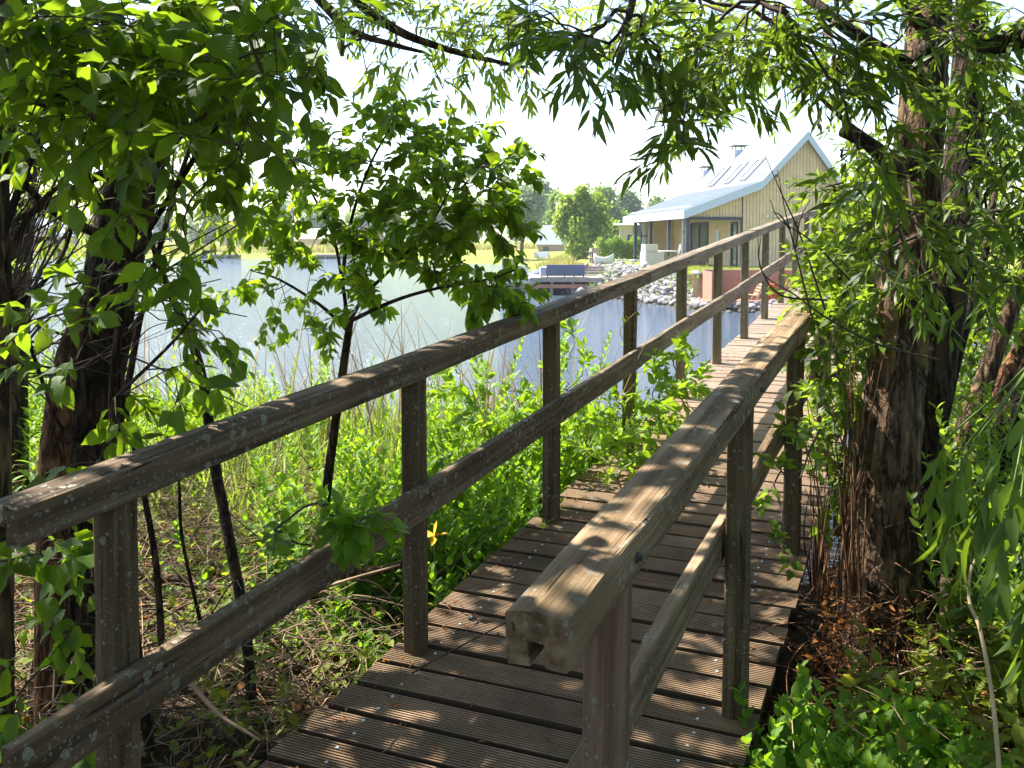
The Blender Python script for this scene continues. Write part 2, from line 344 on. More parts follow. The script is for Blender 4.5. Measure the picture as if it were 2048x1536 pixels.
def tubes_mesh(name, mat, polys, parent=None, sides=5):
    """polys: list of (points array, radii array)"""
    VV, FF, base = [], [], 0
    ang = np.arange(sides) * 2 * PI / sides; ca, sa = np.cos(ang), np.sin(ang)
    for pts, rad in polys:
        pts = np.asarray(pts, float); m = len(pts); d = np.gradient(pts, axis=0); d /= (np.linalg.norm(d, axis=1, keepdims=True) + 1e-9)
        ref = np.cross(d, np.array([0.31, 0.87, 0.13])); ref /= (np.linalg.norm(ref, axis=1, keepdims=True) + 1e-9); b = np.cross(d, ref)
        rad = np.asarray(rad, float).reshape(m, 1, 1)
        ring = pts[:, None] + rad * (ca[None, :, None] * ref[:, None] + sa[None, :, None] * b[:, None])
        VV.append(ring.reshape(-1, 3))
        i = np.arange(m - 1)[:, None] * sides; kk = np.arange(sides)[None]; k2 = (kk + 1) % sides
        FF.append((np.stack([i + kk, i + k2, i + sides + k2, i + sides + kk], -1).reshape(-1, 4)) + base); base += m * sides
    if not VV: return None
    V = np.concatenate(VV); Fa = np.concatenate(FF)
    me = bpy.data.meshes.new(name); me.vertices.add(len(V)); me.vertices.foreach_set('co', V.astype(np.float32).ravel())
    me.loops.add(Fa.size); me.loops.foreach_set('vertex_index', Fa.ravel().astype(np.int32)); me.polygons.add(len(Fa))
    me.polygons.foreach_set('loop_start', (np.arange(len(Fa)) * 4).astype(np.int32)); me.polygons.foreach_set('loop_total', np.full(len(Fa), 4, np.int32))
    me.polygons.foreach_set('use_smooth', np.ones(len(Fa), bool)); me.materials.append(mat)
    me.update(calc_edges=True); o = bpy.data.objects.new(name, me); link(o, parent); return o

def spline(pts, n):
    pts = np.asarray(pts, float); m = len(pts); out = []
    P = np.vstack([2 * pts[0] - pts[1], pts, 2 * pts[-1] - pts[-2]])
    for i in range(m - 1):
        p0, p1, p2, p3 = P[i:i + 4]
        for t in np.linspace(0, 1, n, endpoint=False):
            out.append(0.5 * ((2 * p1) + (-p0 + p2) * t + (2 * p0 - 5 * p1 + 4 * p2 - p3) * t * t + (-p0 + 3 * p1 - 3 * p2 + p3) * t ** 3))
    out.append(pts[-1]); return np.array(out)

def big_trunk(name, mat, spec, parent=None, seed=0, sides=28, rough=0.09, sub=12):
    """spec: list of (px, py, d, width_px) -> tapered ridged trunk"""
    pts = np.array([PT(a, b, d) for a, b, d, wd in spec]); rr = np.array([wd / 2 * d / FPX for a, b, d, wd in spec])
    return ridged(name, mat, pts, rr, parent, seed, sides, rough, sub)
def ridged(name, mat, pts, rr, parent=None, seed=0, sides=28, rough=0.09, sub=12):
    r = rs(seed); c = spline(np.column_stack([pts, rr]), sub); P, R_ = c[:, :3], c[:, 3]; m = len(P)
    d = np.gradient(P, axis=0); d /= np.linalg.norm(d, axis=1, keepdims=True)
    ref = np.cross(d, [0.0, 1.0, 0.05]); ref /= np.linalg.norm(ref, axis=1, keepdims=True); b = np.cross(d, ref)
    ang = np.arange(sides) * 2 * PI / sides; s = np.concatenate([[0], np.cumsum(np.linalg.norm(np.diff(P, axis=0), axis=1))])
    amp = np.zeros((m, sides))
    for k in (2, 3, 5, 7, 9, 11):
        ph = r.uniform(0, 6.28); fr = r.uniform(0.8, 2.5); amp += (1.0 / k ** 0.6) * np.sin(k * ang[None] + ph + np.sin(s[:, None] * fr + ph) * 1.6)
    amp += 0.5 * r.normal(0, 1, (m, sides))
    rad = R_[:, None] * (1 + rough * amp * 0.6)
    V = P[:, None] + rad[..., None] * (np.cos(ang)[None, :, None] * ref[:, None] + np.sin(ang)[None, :, None] * b[:, None])
    mb = MB(); fs = [(i * sides + k, i * sides + (k + 1) % sides, (i + 1) * sides + (k + 1) % sides, (i + 1) * sides + k) for i in range(m - 1) for k in range(sides)]
    fs += [tuple(range(sides))[::-1], tuple((m - 1) * sides + k for k in range(sides))]
    mb.add(V.reshape(-1, 3), fs); return mb.build(name, mat, parent, smooth=True)

def grow(roots, targets, seed=0, rtip=0.0016, rmax=0.03, wander=0.09, pl=0.25, sag=0.0):
    """connect every target to the nearest node of the growing tree; returns branch tubes and (tip, direction)"""
    r = rs(seed); node = [np.array(p, float) for p in roots]; par = [-1] * len(node); plen = [0.0] * len(node)
    T = np.asarray(targets, float); order = np.argsort(np.linalg.norm(T - node[len(node) // 2], axis=1)); segs, tips = [], []
    base = np.array([np.min(np.linalg.norm(np.array(node) - t, axis=1)) for t in T]); order = np.argsort(base)
    for ti in order:
        t = T[ti]; A = np.array(node); dd = np.linalg.norm(A - t, axis=1); cost = dd + pl * np.array(plen)
        j = int(np.argmin(cost)); st = A[j]; ln = dd[j]; k = max(2, min(7, int(ln / 0.10) + 1)); path = [st]; prev = j; ids = [j]
        bow = r.normal(0, wander, 3) * ln; bow[2] += 0.06 * ln
        for q in range(1, k + 1):
            f = q / k; p = st + (t - st) * f + bow * math.sin(PI * f) + (r.normal(0, 0.02, 3) * ln if q < k else 0)
            node.append(p); par.append(prev); plen.append(plen[prev] + ln / k); prev = len(node) - 1; ids.append(prev); path.append(p)
        segs.append(ids); dv = path[-1] - path[-2]; tips.append((t, dv / (np.linalg.norm(dv) + 1e-9)))
    cnt = np.zeros(len(node))
    for ids in segs: cnt[ids[-1]] += 1
    for i in range(len(node) - 1, -1, -1):
        if par[i] >= 0: cnt[par[i]] += cnt[i]
    A = np.array(node); rad = np.minimum(rmax, rtip * np.maximum(cnt, 1) ** 0.5)
    polys = []
    for ids in segs:
        rr = rad[ids].copy(); rr[0] = min(rr[0], rr[1] * 1.25); polys.append((A[ids], rr))
    return polys, tips

def sprays(tips, seed, length=(0.12, 0.28), nleaf=(6, 12), lsize=(0.05, 0.08), droop=0.5, opposite=False, angle=0.9, spread=0.6, upbias=0.6, rt=0.0012):
    """leafy end twigs. returns polys, P, D, N, L"""
    r = rs(seed); polys, P, D, Nn, L = [], [], [], [], []
    for t, d in tips:
        ln = r.uniform(*length); dv = d + r.normal(0, spread, 3) + np.array([0, 0, 0.1]); dv /= np.linalg.norm(dv)
        k = 7; pts = [np.array(t)]; v = dv.copy()
        for i in range(k):
            v = v + np.array([0, 0, -droop * 0.16]) + r.normal(0, 0.05, 3); v /= np.linalg.norm(v); pts.append(pts[-1] + v * ln / k)
        pts = np.array(pts); polys.append((pts, np.linspace(rt, rt * 0.35, k + 1)))
        n = r.randint(nleaf[0], nleaf[1] + 1); az = r.uniform(0, 6.28)
        for i in range(n):
            f = (0.08 + 0.92 * (i + 0.5) / n); x = f * k; a = int(min(x, k - 1)); p = pts[a] + (pts[a + 1] - pts[a]) * (x - a)
            ax = pts[a + 1] - pts[a]; ax = ax / np.linalg.norm(ax); e1 = np.cross(ax, [0, 0, 1.0]); e1 /= np.linalg.norm(e1) + 1e-6; e2 = np.cross(e1, ax)
            for sgn in ((0, PI) if opposite else (0,)):
                az2 = (az + (i % 2) * PI / 2 + sgn) if opposite else az + i * 2.4
                out = math.cos(az2) * e1 + math.sin(az2) * e2 * 0.6
                an = angle * r.uniform(0.7, 1.25) * (1 - 0.55 * (f > 0.93)); ld = ax * math.cos(an) + out * math.sin(an) + np.array([0, 0, -0.35 * droop]) + r.normal(0, 0.12, 3)
                P.append(p + out * 0.004); D.append(ld); nv = np.array([0, 0, upbias]) + r.normal(0, 0.45, 3) + e2 * 0.3; Nn.append(nv); L.append(r.uniform(*lsize) * (1 - 0.3 * (f > 0.9)) * (0.75 + 0.25 * math.sin(f * 3)))
    return polys, np.array(P), np.array(D), np.array(Nn), np.array(L)

def blob_targets(blobs, per=1.0, seed=0):
    """blobs: (px,py,rx,ry,d,count[,dd])"""
    r = rs(seed); out = []
    for b in blobs:
        px, py, rx, ry, d, n = b[:6]; dd = b[6] if len(b) > 6 else 0.3
        for _ in range(int(n * per)):
            a = r.uniform(0, 2 * PI); q = math.sqrt(r.uniform(0, 1)); out.append(PT(px + rx * q * math.cos(a), py + ry * q * math.sin(a), d + r.uniform(-dd, dd)))
    return np.array(out)
def ell_targets(ells, seed=0):
    """world ellipsoids (x,y,z,rx,ry,rz,n)"""
    r = rs(seed); out = []
    for x, y, z, a, b, c, n in ells:
        v = r.normal(0, 1, (n, 3)); v /= np.linalg.norm(v, axis=1, keepdims=True); v *= r.uniform(0, 1, (n, 1)) ** (1 / 3.0); out.append(np.array([x, y, z]) + v * np.array([a, b, c]))
    return np.concatenate(out)

# ------------------------------------------------------------------ ground and water
WPOLY = np.array([(-420, -40), (-60, 2), (-16, 8.0), (-9, 8.8), (-5, 8.9), (-2.6, 9.2), (-0.8, 8.6), (0.6, 7.4), (1.3, 6.6), (2.0, 6.6), (3.2, 8.4), (6.5, 12), (14, 15), (40, 18),
                  (60, 30), (30, 30.6), (8.6, 30.8), (6.6, 31.4), (5.4, 35.2), (3.9, 38.2), (2.4, 41.3), (1.7, 52), (1.6, 66), (1.5, 88), (-2, 93), (-6, 99), (-9, 112), (-22, 117), (-80, 119), (-420, 125)], float)
def signed(X, Y):
    """+ on land, - in the water, in metres"""
    d = np.full(X.shape, 1e9); ins = np.zeros(X.shape, bool); n = len(WPOLY)
    for i in range(n):
        a, b = WPOLY[i], WPOLY[(i + 1) % n]; e = b - a; tt = np.clip(((X - a[0]) * e[0] + (Y - a[1]) * e[1]) / (e @ e), 0, 1)
        d = np.minimum(d, np.hypot(X - a[0] - tt * e[0], Y - a[1] - tt * e[1]))
        c = ((a[1] > Y) != (b[1] > Y)) & (X < (b[0] - a[0]) * (Y - a[1]) / ((b[1] - a[1]) + 1e-12) + a[0]); ins ^= c
    return np.where(ins, -d, d)
def fbm(X, Y, sc, seed=0):
    r = rs(seed); o = np.zeros_like(X, dtype=float)
    for k in range(1, 7):
        a, b, p, q = r.uniform(-1, 1, 2).tolist() + r.uniform(0, 6.28, 2).tolist(); f = sc * 1.7 ** k / 3
        o += np.sin(X * a * f * 2 + Y * b * f * 2 + p) * np.cos(Y * a * f * 2 - X * b * f + q) / 1.5 ** k
    return o
def terrain(X, Y):
    X = np.asarray(X, float); Y = np.asarray(Y, float)
    d = signed(X, Y); near = (Y < 22)
    hn = WATER - 0.02 + 0.72 * (1 - np.exp(-np.maximum(d, 0) / 1.5)) + 0.05 * fbm(X, Y, 0.9, 3) * np.clip(d, 0, 1)
    # slightly lower strip under the near end of the bridge
    u = CAM[0] + X * CT - Y * ST; s = X * ST + Y * CT
    hn = hn - 0.10 * np.exp(-((u - 0.5) / 0.9) ** 2) * (s > 0.4)
    hf = WATER + np.minimum(1.16, np.maximum(d, 0) * 0.42) + 0.02 * fbm(X, Y, 0.4, 5)
    far = (Y > 70); hf = np.where(far, WATER + 0.5 + 0.9 * (1 - np.exp(-np.maximum(d, 0) / 9.0)) + 0.1 * fbm(X, Y, 0.05, 8), hf)
    sunk = (X > 6.55) & (Y < 33.25) & (Y > 22); hf = np.where(sunk, np.minimum(hf, -0.42), hf)
    sunk2 = (X > 6.55) & (Y >= 33.25) & (Y < 34.5); hf = np.where(sunk2, 0.46, hf)
    h = np.where(near, hn, hf)
    return np.where(d < 0, np.maximum(WATER - 0.05 + d * 0.3, WATER - 1.6), h)
def gz(x, y):
    X, Y = icf((x, y)); return float(terrain(np.array([X]), np.array([Y]))[0])
def groundmat():
    m, t, out = nmat('ground_soil'); b = coords(t); n1 = noise(t, b, 1.4, 6, 0.6); n2 = noise(t, b, 30, 5, 0.7); n3 = noise(t, b, 0.35, 4)
    soil = ramp(t, n2, [(0.3, (0.018, 0.012, 0.007)), (0.55, (0.06, 0.042, 0.024)), (0.75, (0.13, 0.09, 0.05))])
    grass = ramp(t, n2, [(0.3, (0.10, 0.14, 0.02)), (0.7, (0.26, 0.28, 0.05))])
    sy = N(t, 'ShaderNodeSeparateXYZ'); t.links.new(b, sy.inputs[0]); f = ramp(t, math2(t, 'DIVIDE', sy.outputs[1], 100.0), [(0.18, (0, 0, 0)), (0.22, (1, 1, 1))])
    low = ramp(t, math2(t, 'MULTIPLY', math2(t, 'ADD', sy.outputs[2], 0.7), 0.5), [(0.50, (0, 0, 0)), (0.54, (1, 1, 1))]); low = math2(t, 'MAXIMUM', low, ramp(t, math2(t, 'DIVIDE', sy.outputs[1], 100.0), [(0.5, (0, 0, 0)), (0.6, (1, 1, 1))])); f = math2(t, 'MULTIPLY', f, low)
    grass = mixc(t, ramp(t, n3, [(0.4, (0, 0, 0)), (0.65, (1, 1, 1))]), grass, (0.27, 0.28, 0.06))
    princ(t, out, mixc(t, f, soil, grass), 0.95, bump(t, n2, 0.8, 0.03), 0, 0.1); return m
M['ground'] = groundmat()
def watermat():
    m, t, out = nmat('lake_water'); b = coords(t, (1, 1, 1))
    tc = N(t, 'ShaderNodeTexCoord'); m_ = N(t, 'ShaderNodeMapping'); m_.inputs['Rotation'].default_value = (0, 0, -YAW); m_.inputs['Scale'].default_value = (0.55, 2.4, 1); t.links.new(tc.outputs['Object'], m_.inputs[0]); mp = m_.outputs[0]; a = noise(t, mp, 1.7, 5, 0.65, 0.4); c = noise(t, mp, 9, 3, 0.6, 0.2); d = noise(t, b, 0.25, 2)
    h = math2(t, 'ADD', math2(t, 'MULTIPLY', a, 0.6), math2(t, 'MULTIPLY', c, 0.22))
    p = princ(t, out, (0.065, 0.090, 0.120), 0.05, bump(t, h, 0.85, 0.16), 0, 0.5); p.inputs['IOR'].default_value = 1.33; return m
M['water'] = watermat()
def grid_mesh(name, xs, ys, fn, mat, off=0.0):
    XX, YY = np.meshgrid(xs, ys); Z = fn(XX, YY) if callable(fn) else np.full(XX.shape, fn)
    wx = CAM[0] + XX * CT - YY * ST; wy = XX * ST + YY * CT
    V = np.stack([wx, wy, Z + off], -1).reshape(-1, 3); nx, ny = len(xs), len(ys)
    i = np.arange(ny - 1)[:, None] * nx + np.arange(nx - 1)[None]; F_ = np.stack([i, i + 1, i + nx + 1, i + nx], -1).reshape(-1, 4)
    me = bpy.data.meshes.new(name); me.vertices.add(len(V)); me.vertices.foreach_set('co', V.astype(np.float32).ravel()); me.loops.add(F_.size)
    me.loops.foreach_set('vertex_index', F_.ravel().astype(np.int32)); me.polygons.add(len(F_)); me.polygons.foreach_set('loop_start', (np.arange(len(F_)) * 4).astype(np.int32))
    me.polygons.foreach_set('loop_total', np.full(len(F_), 4, np.int32)); me.polygons.foreach_set('use_smooth', np.ones(len(F_), bool)); me.materials.append(mat); me.update(calc_edges=True)
    o = bpy.data.objects.new(name, me); link(o); o['kind'] = 'structure'; return o
ax_x = np.concatenate([-np.geomspace(900, 10, 60), np.arange(-9.8, 10, 0.16), np.geomspace(10.2, 900, 70)])
ax_y = np.concatenate([-np.geomspace(300, 3.2, 18), np.arange(-3, 14, 0.16), np.arange(14.3, 48, 0.35), np.geomspace(48.5, 1500, 90)])
grid_mesh('ground', ax_x, ax_y, terrain, M['ground'])
grid_mesh('water', np.array([-900., 0, 900.]), np.array([-200., 50, 140.]), WATER, M['water'])

# ------------------------------------------------------------------ the footbridge
HR, HM, UR = 0.983, 0.495, 1.066      # rail underside, mid rail underside above the deck, inner face of the right posts
S0, DP, NPOST = 1.594, 1.35, 15
def dz(s):
    s = np.asarray(s, float); return SL * np.minimum(s, 14.5) + np.where(s > 14.5, SL * (s - 14.5) * np.clip(1 - (s - 14.5) / 12, 0.0, 1), 0)
bridge = empty('footbridge', (0.53, 1.2, 0.0), 0, 'long weathered timber footbridge with ribbed boards and handrails climbing over the water', 'footbridge')
BO = np.array([0.53, 1.2, 0.0])
def boards():
    r = rs(11); V, Fc, RND, RIB, MI = [], [], [], [], []; pitch = 0.15; wd = 0.127; nr = 11; th = 0.028
    prof = []
    for k in range(nr):
        a = -wd / 2 + wd * k / nr; q = wd / nr
        prof += [(a + q * 0.05, 0, 1), (a + q * 0.50, 0, 1), (a + q * 0.58, -0.006, 0), (a + q * 0.97, -0.006, 0)]
    prof = [(-wd / 2, -0.006, 0)] + prof[:-2] + [(wd / 2, -0.006, 0)]
    prof = prof + [(wd / 2, -th, 0), (-wd / 2, -th, 0)]; n = len(prof)
    s = S0 - 0.071 - 9 * pitch
    k = 0
    while s < S0 + DP * NPOST:
        z = float(dz(s)) - 0.001; tilt = SL + r.normal(0, 0.008); yaw = r.normal(0, 0.004); x0, x1 = -0.125 + r.normal(0, 0.006), 1.175 + r.normal(0, 0.006); dzz = r.normal(0, 0.0016); rnd = r.uniform(); warp = r.normal(0, 0.003)
        base = len(V); xs = np.linspace(x0, x1, 7)
        for i, x in enumerate(xs):
            for (a, h, rb) in prof:
                V.append((x, s + a + yaw * (x - 0.5), z + dzz + a * tilt + h + warp * math.sin(PI * i / 6))); RND.append(rnd); RIB.append(rb)
        for i in range(6):
            for j in range(n): Fc.append((base + i * n + j, base + i * n + (j + 1) % n, base + (i + 1) * n + (j + 1) % n, base + (i + 1) * n + j)); MI.append(0)
        Fc.append(tuple(base + j for j in range(n))[::-1]); Fc.append(tuple(base + 6 * n + j for j in range(n))); MI += [0, 0]
        for ux in (0.045, 1.0):
            for da in (-0.036, 0.036):
                cx, cy = ux + r.normal(0, 0.007), s + da + r.normal(0, 0.003); b2 = len(V); zz = z + dzz + da * tilt + 0.0022
                for q in range(10): V.append((cx + 0.0050 * math.cos(q * PI / 5), cy + 0.0050 * math.sin(q * PI / 5), zz)); RND.append(0); RIB.append(1)
                for q in range(10): V.append((cx + 0.0055 * math.cos(q * PI / 5), cy + 0.0055 * math.sin(q * PI / 5), zz - 0.004)); RND.append(0); RIB.append(1)
                Fc.append(tuple(b2 + q for q in range(10))); MI.append(1)
                for q in range(10): Fc.append((b2 + 10 + q, b2 + 10 + (q + 1) % 10, b2 + (q + 1) % 10, b2 + q)); MI.append(1)
        k += 1; s += pitch
    me = bpy.data.meshes.new('deck'); me.from_pydata([(a - BO[0], b - BO[1], c - BO[2]) for a, b, c in V], [], Fc)
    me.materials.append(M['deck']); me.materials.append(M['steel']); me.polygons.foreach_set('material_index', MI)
    for nm, arr in (('rnd', RND), ('rib', RIB)):
        a = me.attributes.new(nm, 'FLOAT', 'POINT'); a.data.foreach_set('value', arr)
    me.update(); o = bpy.data.objects.new('deck', me); link(o, bridge)
boards()
def stick(name, mat, p, q, prof, parent, seed=0, wob=0.0015, sub=0.07, loc=True, bolts=()):
    """timber with its local x along the grain; prof = closed (y,z) section"""
    r = rs(seed); p, q = np.array(p, float), np.array(q, float); ln = np.linalg.norm(q - p); m = max(2, int(ln / sub) + 1); n = len(prof)
    xs = np.linspace(0, ln, m); V = []; ph = r.uniform(0, 6, (n, 2)); fr = r.uniform(3, 9, (n, 2))
    for i, x in enumerate(xs):
        for j, (a, b) in enumerate(prof):
            V.append((x + (r.normal(0, 0.0012) if i in (0, m - 1) else 0), a + wob * (math.sin(x * fr[j, 0] + ph[j, 0]) + r.normal(0, 0.35)), b + wob * (math.sin(x * fr[j, 1] + ph[j, 1]) + r.normal(0, 0.35))))
    F_ = [tuple(range(n)), tuple((m - 1) * n + j for j in range(n))[::-1]] + [(i * n + j, (i + 1) * n + j, (i + 1) * n + (j + 1) % n, i * n + (j + 1) % n) for i in range(m - 1) for j in range(n)]
    mb = MB(); mb.add(V, F_)
    o = mb.build(name, mat, parent)
    d = (q - p) / ln; up = np.array([0, 0, 1.0]) if abs(d[2]) < 0.9 else np.array([0.0, 1.0, 0]); yv = np.cross(up, d); yv /= np.linalg.norm(yv); zv = np.cross(d, yv)
    off = BO if parent is bridge else np.zeros(3); P_ = p - off
    o.matrix_local = Matrix(((d[0], yv[0], zv[0], P_[0]), (d[1], yv[1], zv[1], P_[1]), (d[2], yv[2], zv[2], P_[2]), (0, 0, 0, 1)))
    return o
def chamf(a0, b0, a1, b1, c=0.006):
    return [(a0 + c, b0), (a1 - c, b0), (a1, b0 + c), (a1, b1 - c), (a1 - c, b1), (a0 + c, b1), (a0, b1 - c), (a0, b0 + c)]
# handrail section: grooved underside, slightly pitched top
def railprof(w2=0.048, h=0.078, pk=0.004):
    g, gh, c = 0.0125, 0.038, 0.004
    return [(-w2 + c, 0), (-g, 0), (-g, gh), (g, gh), (g, 0), (w2 - c, 0), (w2, c), (w2, h - c), (w2 - c, h), (0.0, h + pk), (-w2 + c, h), (-w2, h - c), (-w2, c)]
# y of the local section points to -x of the world for a timber running along +y
def rail_run(name, mat, uc, s_list, parent, seed, h0=HR, prof=None):
    out = []
    for i, (a, b) in enumerate(zip(s_list[:-1], s_list[1:])):
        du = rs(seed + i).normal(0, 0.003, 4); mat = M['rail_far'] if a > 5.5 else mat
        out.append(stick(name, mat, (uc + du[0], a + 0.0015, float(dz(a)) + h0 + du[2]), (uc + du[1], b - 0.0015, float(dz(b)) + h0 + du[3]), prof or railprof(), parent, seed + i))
    return out
LP = [S0 + DP * n for n in range(-0, NPOST)]
jl = S0 + 3 * DP - 0.30 + 0.7
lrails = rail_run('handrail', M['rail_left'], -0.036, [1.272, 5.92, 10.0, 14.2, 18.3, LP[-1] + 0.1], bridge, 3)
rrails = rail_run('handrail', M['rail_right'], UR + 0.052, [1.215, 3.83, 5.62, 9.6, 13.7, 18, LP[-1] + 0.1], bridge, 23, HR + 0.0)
flat = chamf(-0.016, 0, 0.016, 0.118, 0.004)
rail_run('mid_rail', M['rail_left'], 0.018, [1.238, 5.66, 9.05, 12.2, 16.1, LP[-1]], bridge, 43, HM, flat)
rail_run('mid_rail', M['rail_right'], UR - 0.018, [1.56, 5.6, 9.7, 13.8, LP[-1]], bridge, 63, HM - 0.02, flat)
for i, s in enumerate(LP):
    r = rs(100 + i); zb = float(dz(s)) - (0.9 if s > 5 else 0.35); zt = float(dz(s)) + HR + 0.012
    q = chamf(-0.035, -0.034, 0.035, 0.034, 0.005)
    lean = r.normal(0, 0.004, 2)
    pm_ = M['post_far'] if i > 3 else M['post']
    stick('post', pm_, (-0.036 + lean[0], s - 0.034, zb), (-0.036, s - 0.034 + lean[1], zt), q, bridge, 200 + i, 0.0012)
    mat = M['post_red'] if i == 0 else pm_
    lr = 0.016 if i == 0 else 0.006
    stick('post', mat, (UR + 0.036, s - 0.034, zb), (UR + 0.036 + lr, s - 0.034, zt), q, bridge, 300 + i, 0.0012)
# bearers under the boards
for u in (0.0, 0.52, 1.05):
    stick('bearer', M['post'], (u, 0.2, float(dz(0.2)) - 0.12), (u, LP[-1], float(dz(LP[-1])) - 0.12), chamf(-0.035, -0.06, 0.035, 0.085, 0.004), bridge, 400 + int(u * 10), sub=0.8)
def bolt(p, nrm, parent):
    mb = MB(); p = np.array(p, float); nrm = np.array(nrm, float)
    mb.tube([p - nrm * 0.002, p + nrm * 0.003], 0.0095, 14); mb.tube([p + nrm * 0.003, p + nrm * 0.010], 0.0062, 6)
    mb.v = [tuple(np.array(q) - BO) for q in mb.v]; o = mb.build('bolt', M['steel_dull'], bridge); return o
M['steel_dull'] = simple('dull_steel', (0.16, 0.15, 0.14), 0.5, 0.7, 0.3, 60, 0)
for i, s in enumerate(LP[:8]):
    z = float(dz(s)); bolt((0.0345, s - 0.034, z + HM + 0.06), (1, 0, 0), bridge)
    bolt((0.0125, s - 0.045, z + HR + 0.03), (1, 0, 0), bridge); bolt((0.0125, s - 0.022, z + HR + 0.036), (1, 0, 0), bridge)
    bolt((UR + 0.103, s - 0.035, z + HR + 0.03), (1, 0, 0), bridge)

# ------------------------------------------------------------------ near trunks
def tree(name, label, group=None, at=None, cat='tree'):
    return empty(name, at, 0, label, cat, group)
def keep(parent, loc, objs):
    """geometry was made in world space: hang it under an empty standing at loc"""
    for o in objs:
        if o is None: continue
        o.parent = parent; o.matrix_parent_inverse = Matrix.Translation(Vector([-float(c) for c in loc]))
def gpt(px, py, d):
    p = PT(px, py, d); return np.array([p[0], p[1], gz(p[0], p[1])])

# ------------------------------------------------------------------ far-side materials
M['siding'] = simple('larch_siding', (0.64, 0.48, 0.28), 0.75, 0, 0.16, 2.5, 0.1)
M['siding_gap'] = simple('siding_gap', (0.20, 0.14, 0.07), 0.9, 0, 0.1, 3, 0)
M['zinc'] = simple('zinc_roof', (0.48, 0.505, 0.53), 0.42, 0.35, 0.05, 0.8, 0)
M['fascia'] = simple('pale_fascia', (0.48, 0.54, 0.60), 0.5, 0.1, 0.03, 1, 0)
M['darkmetal'] = simple('dark_frame', (0.05, 0.055, 0.065), 0.45, 0.2, 0.1, 3, 0)
M['stone'] = simple('pale_stone', (0.55, 0.48, 0.38), 0.85, 0, 0.12, 2.0, 0.25)
M['brick'] = simple('clay_brick', (0.46, 0.33, 0.25), 0.9, 0, 0.25, 6, 0.3)
M['redwood'] = simple('redwood_boards', (0.40, 0.185, 0.115), 0.75, 0, 0.25, 2.2, 0.2)
M['orange'] = simple('rusty_orange', (0.42, 0.095, 0.03), 0.7, 0, 0.2, 4, 0.1)
M['greywood'] = simple('grey_dock_wood', (0.30, 0.25, 0.21), 0.85, 0, 0.2, 5, 0.2)
M['whitepaint'] = simple('white_paint', (0.66, 0.65, 0.62), 0.5, 0, 0.04, 4, 0)
M['sofa'] = simple('blue_grey_cloth', (0.105, 0.125, 0.19), 0.9, 0, 0.12, 30, 0.2)
M['greycloth'] = simple('grey_curtain', (0.32, 0.33, 0.37), 0.9, 0, 0.1, 9, 0.1)
M['rattan'] = simple('grey_rattan', (0.36, 0.32, 0.30), 0.8, 0, 0.2, 40, 0.4)
M['tan'] = simple('tan_wood', (0.52, 0.38, 0.22), 0.7, 0, 0.15, 6, 0.1)
M['hull'] = simple('boat_hull', (0.55, 0.57, 0.62), 0.35, 0, 0.05, 3, 0)
def glassmat():
    m, t, out = nmat('window_glass'); p = princ(t, out, (0.10, 0.12, 0.12), 0.06, None, 0, 0.9); return m
M['glass'] = glassmat()
def rockmat():
    m, t, out = nmat('rock'); v = coords(t, rnd=30); n1 = noise(t, v, 3.5, 6, 0.6); oi = N(t, 'ShaderNodeObjectInfo')
    c = ramp(t, oi.outputs['Random'], [(0, (0.13, 0.13, 0.14)), (0.4, (0.30, 0.28, 0.27)), (0.8, (0.44, 0.41, 0.38)), (1, (0.40, 0.29, 0.22))])
    c = mixc(t, ramp(t, n1, [(0.4, (0.5, 0.5, 0.5)), (0.7, (0, 0, 0))]), c, (0.26, 0.24, 0.23))
    ge = N(t, 'ShaderNodeNewGeometry'); sz = N(t, 'ShaderNodeSeparateXYZ'); t.links.new(ge.outputs['Position'], sz.inputs[0])
    wet = ramp(t, math2(t, 'ADD', sz.outputs[2], 0.7), [(0.04, (0.85, 0.85, 0.85)), (0.13, (0, 0, 0))]); c = mixc(t, wet, c, (0.07, 0.055, 0.035))
    princ(t, out, c, 0.9, bump(t, n1, 0.7, 0.03), 0, 0.2); return m
M['rock'] = rockmat()

# ------------------------------------------------------------------ the lake house
HD = 43.0; HP = FPX / HD
def hz(py): return 1.6727 - (py - 480.0) / HP
HX0 = (1484 - 1024) / HP
HROT = YAW + math.radians(5.6)
hl = cf(HX0, HD, 0.44)
house = empty('lake_house', hl, HROT, 'timber lake house with steep pale metal roof, three skylights and a glazed porch', 'house')
def hb(): return MB()
Zo = 0.44                                  # local z = world z - Zo
rid = (2.87, 6.60 - Zo); kl = (0.77, 4.36 - Zo); ev = (-2.76, 3.02 - Zo); kr = (4.98, 3.83 - Zo); er = (8.3, 2.2 - Zo)
LEN = 12.4
def roofz(x):
    P_ = [ev, kl, rid, kr, er]
    for a, b in zip(P_[:-1], P_[1:]):
        if x <= b[0]: return a[1] + (b[1] - a[1]) * (x - a[0]) / (b[0] - a[0])
    return er[1]
mb = hb()                                   # gable wall boards
x = 0.0; r = rs(5)
while x < 8.0:
    wd = 0.155; zt0, zt1 = roofz(x) - 0.30, roofz(x + wd) - 0.30; off = r.uniform(0, 0.006)
    mid = [(x + 0.009, 0.02), (x + wd - 0.009, 0.02), (x + wd - 0.009, zt1), (x + 0.009, zt0)]
    if x < rid[0] < x + wd: mid = mid[:3] + [(rid[0], rid[1] - 0.3)] + mid[3:]
    mb.prism(mid, -0.030 - off, 0.0, 0); x += wd
back = [(0.0, 0.0), (8.0, 0.0), (8.0, roofz(8.0) - 0.26), (kr[0], kr[1] - 0.26), (rid[0], rid[1] - 0.26), (kl[0], kl[1] - 0.26), (0.0, roofz(0.0) - 0.26)]
mb.prism(back, 0.001, 0.14, 1)
mb.build('gable_wall', [M['siding'], M['siding_gap']], house)
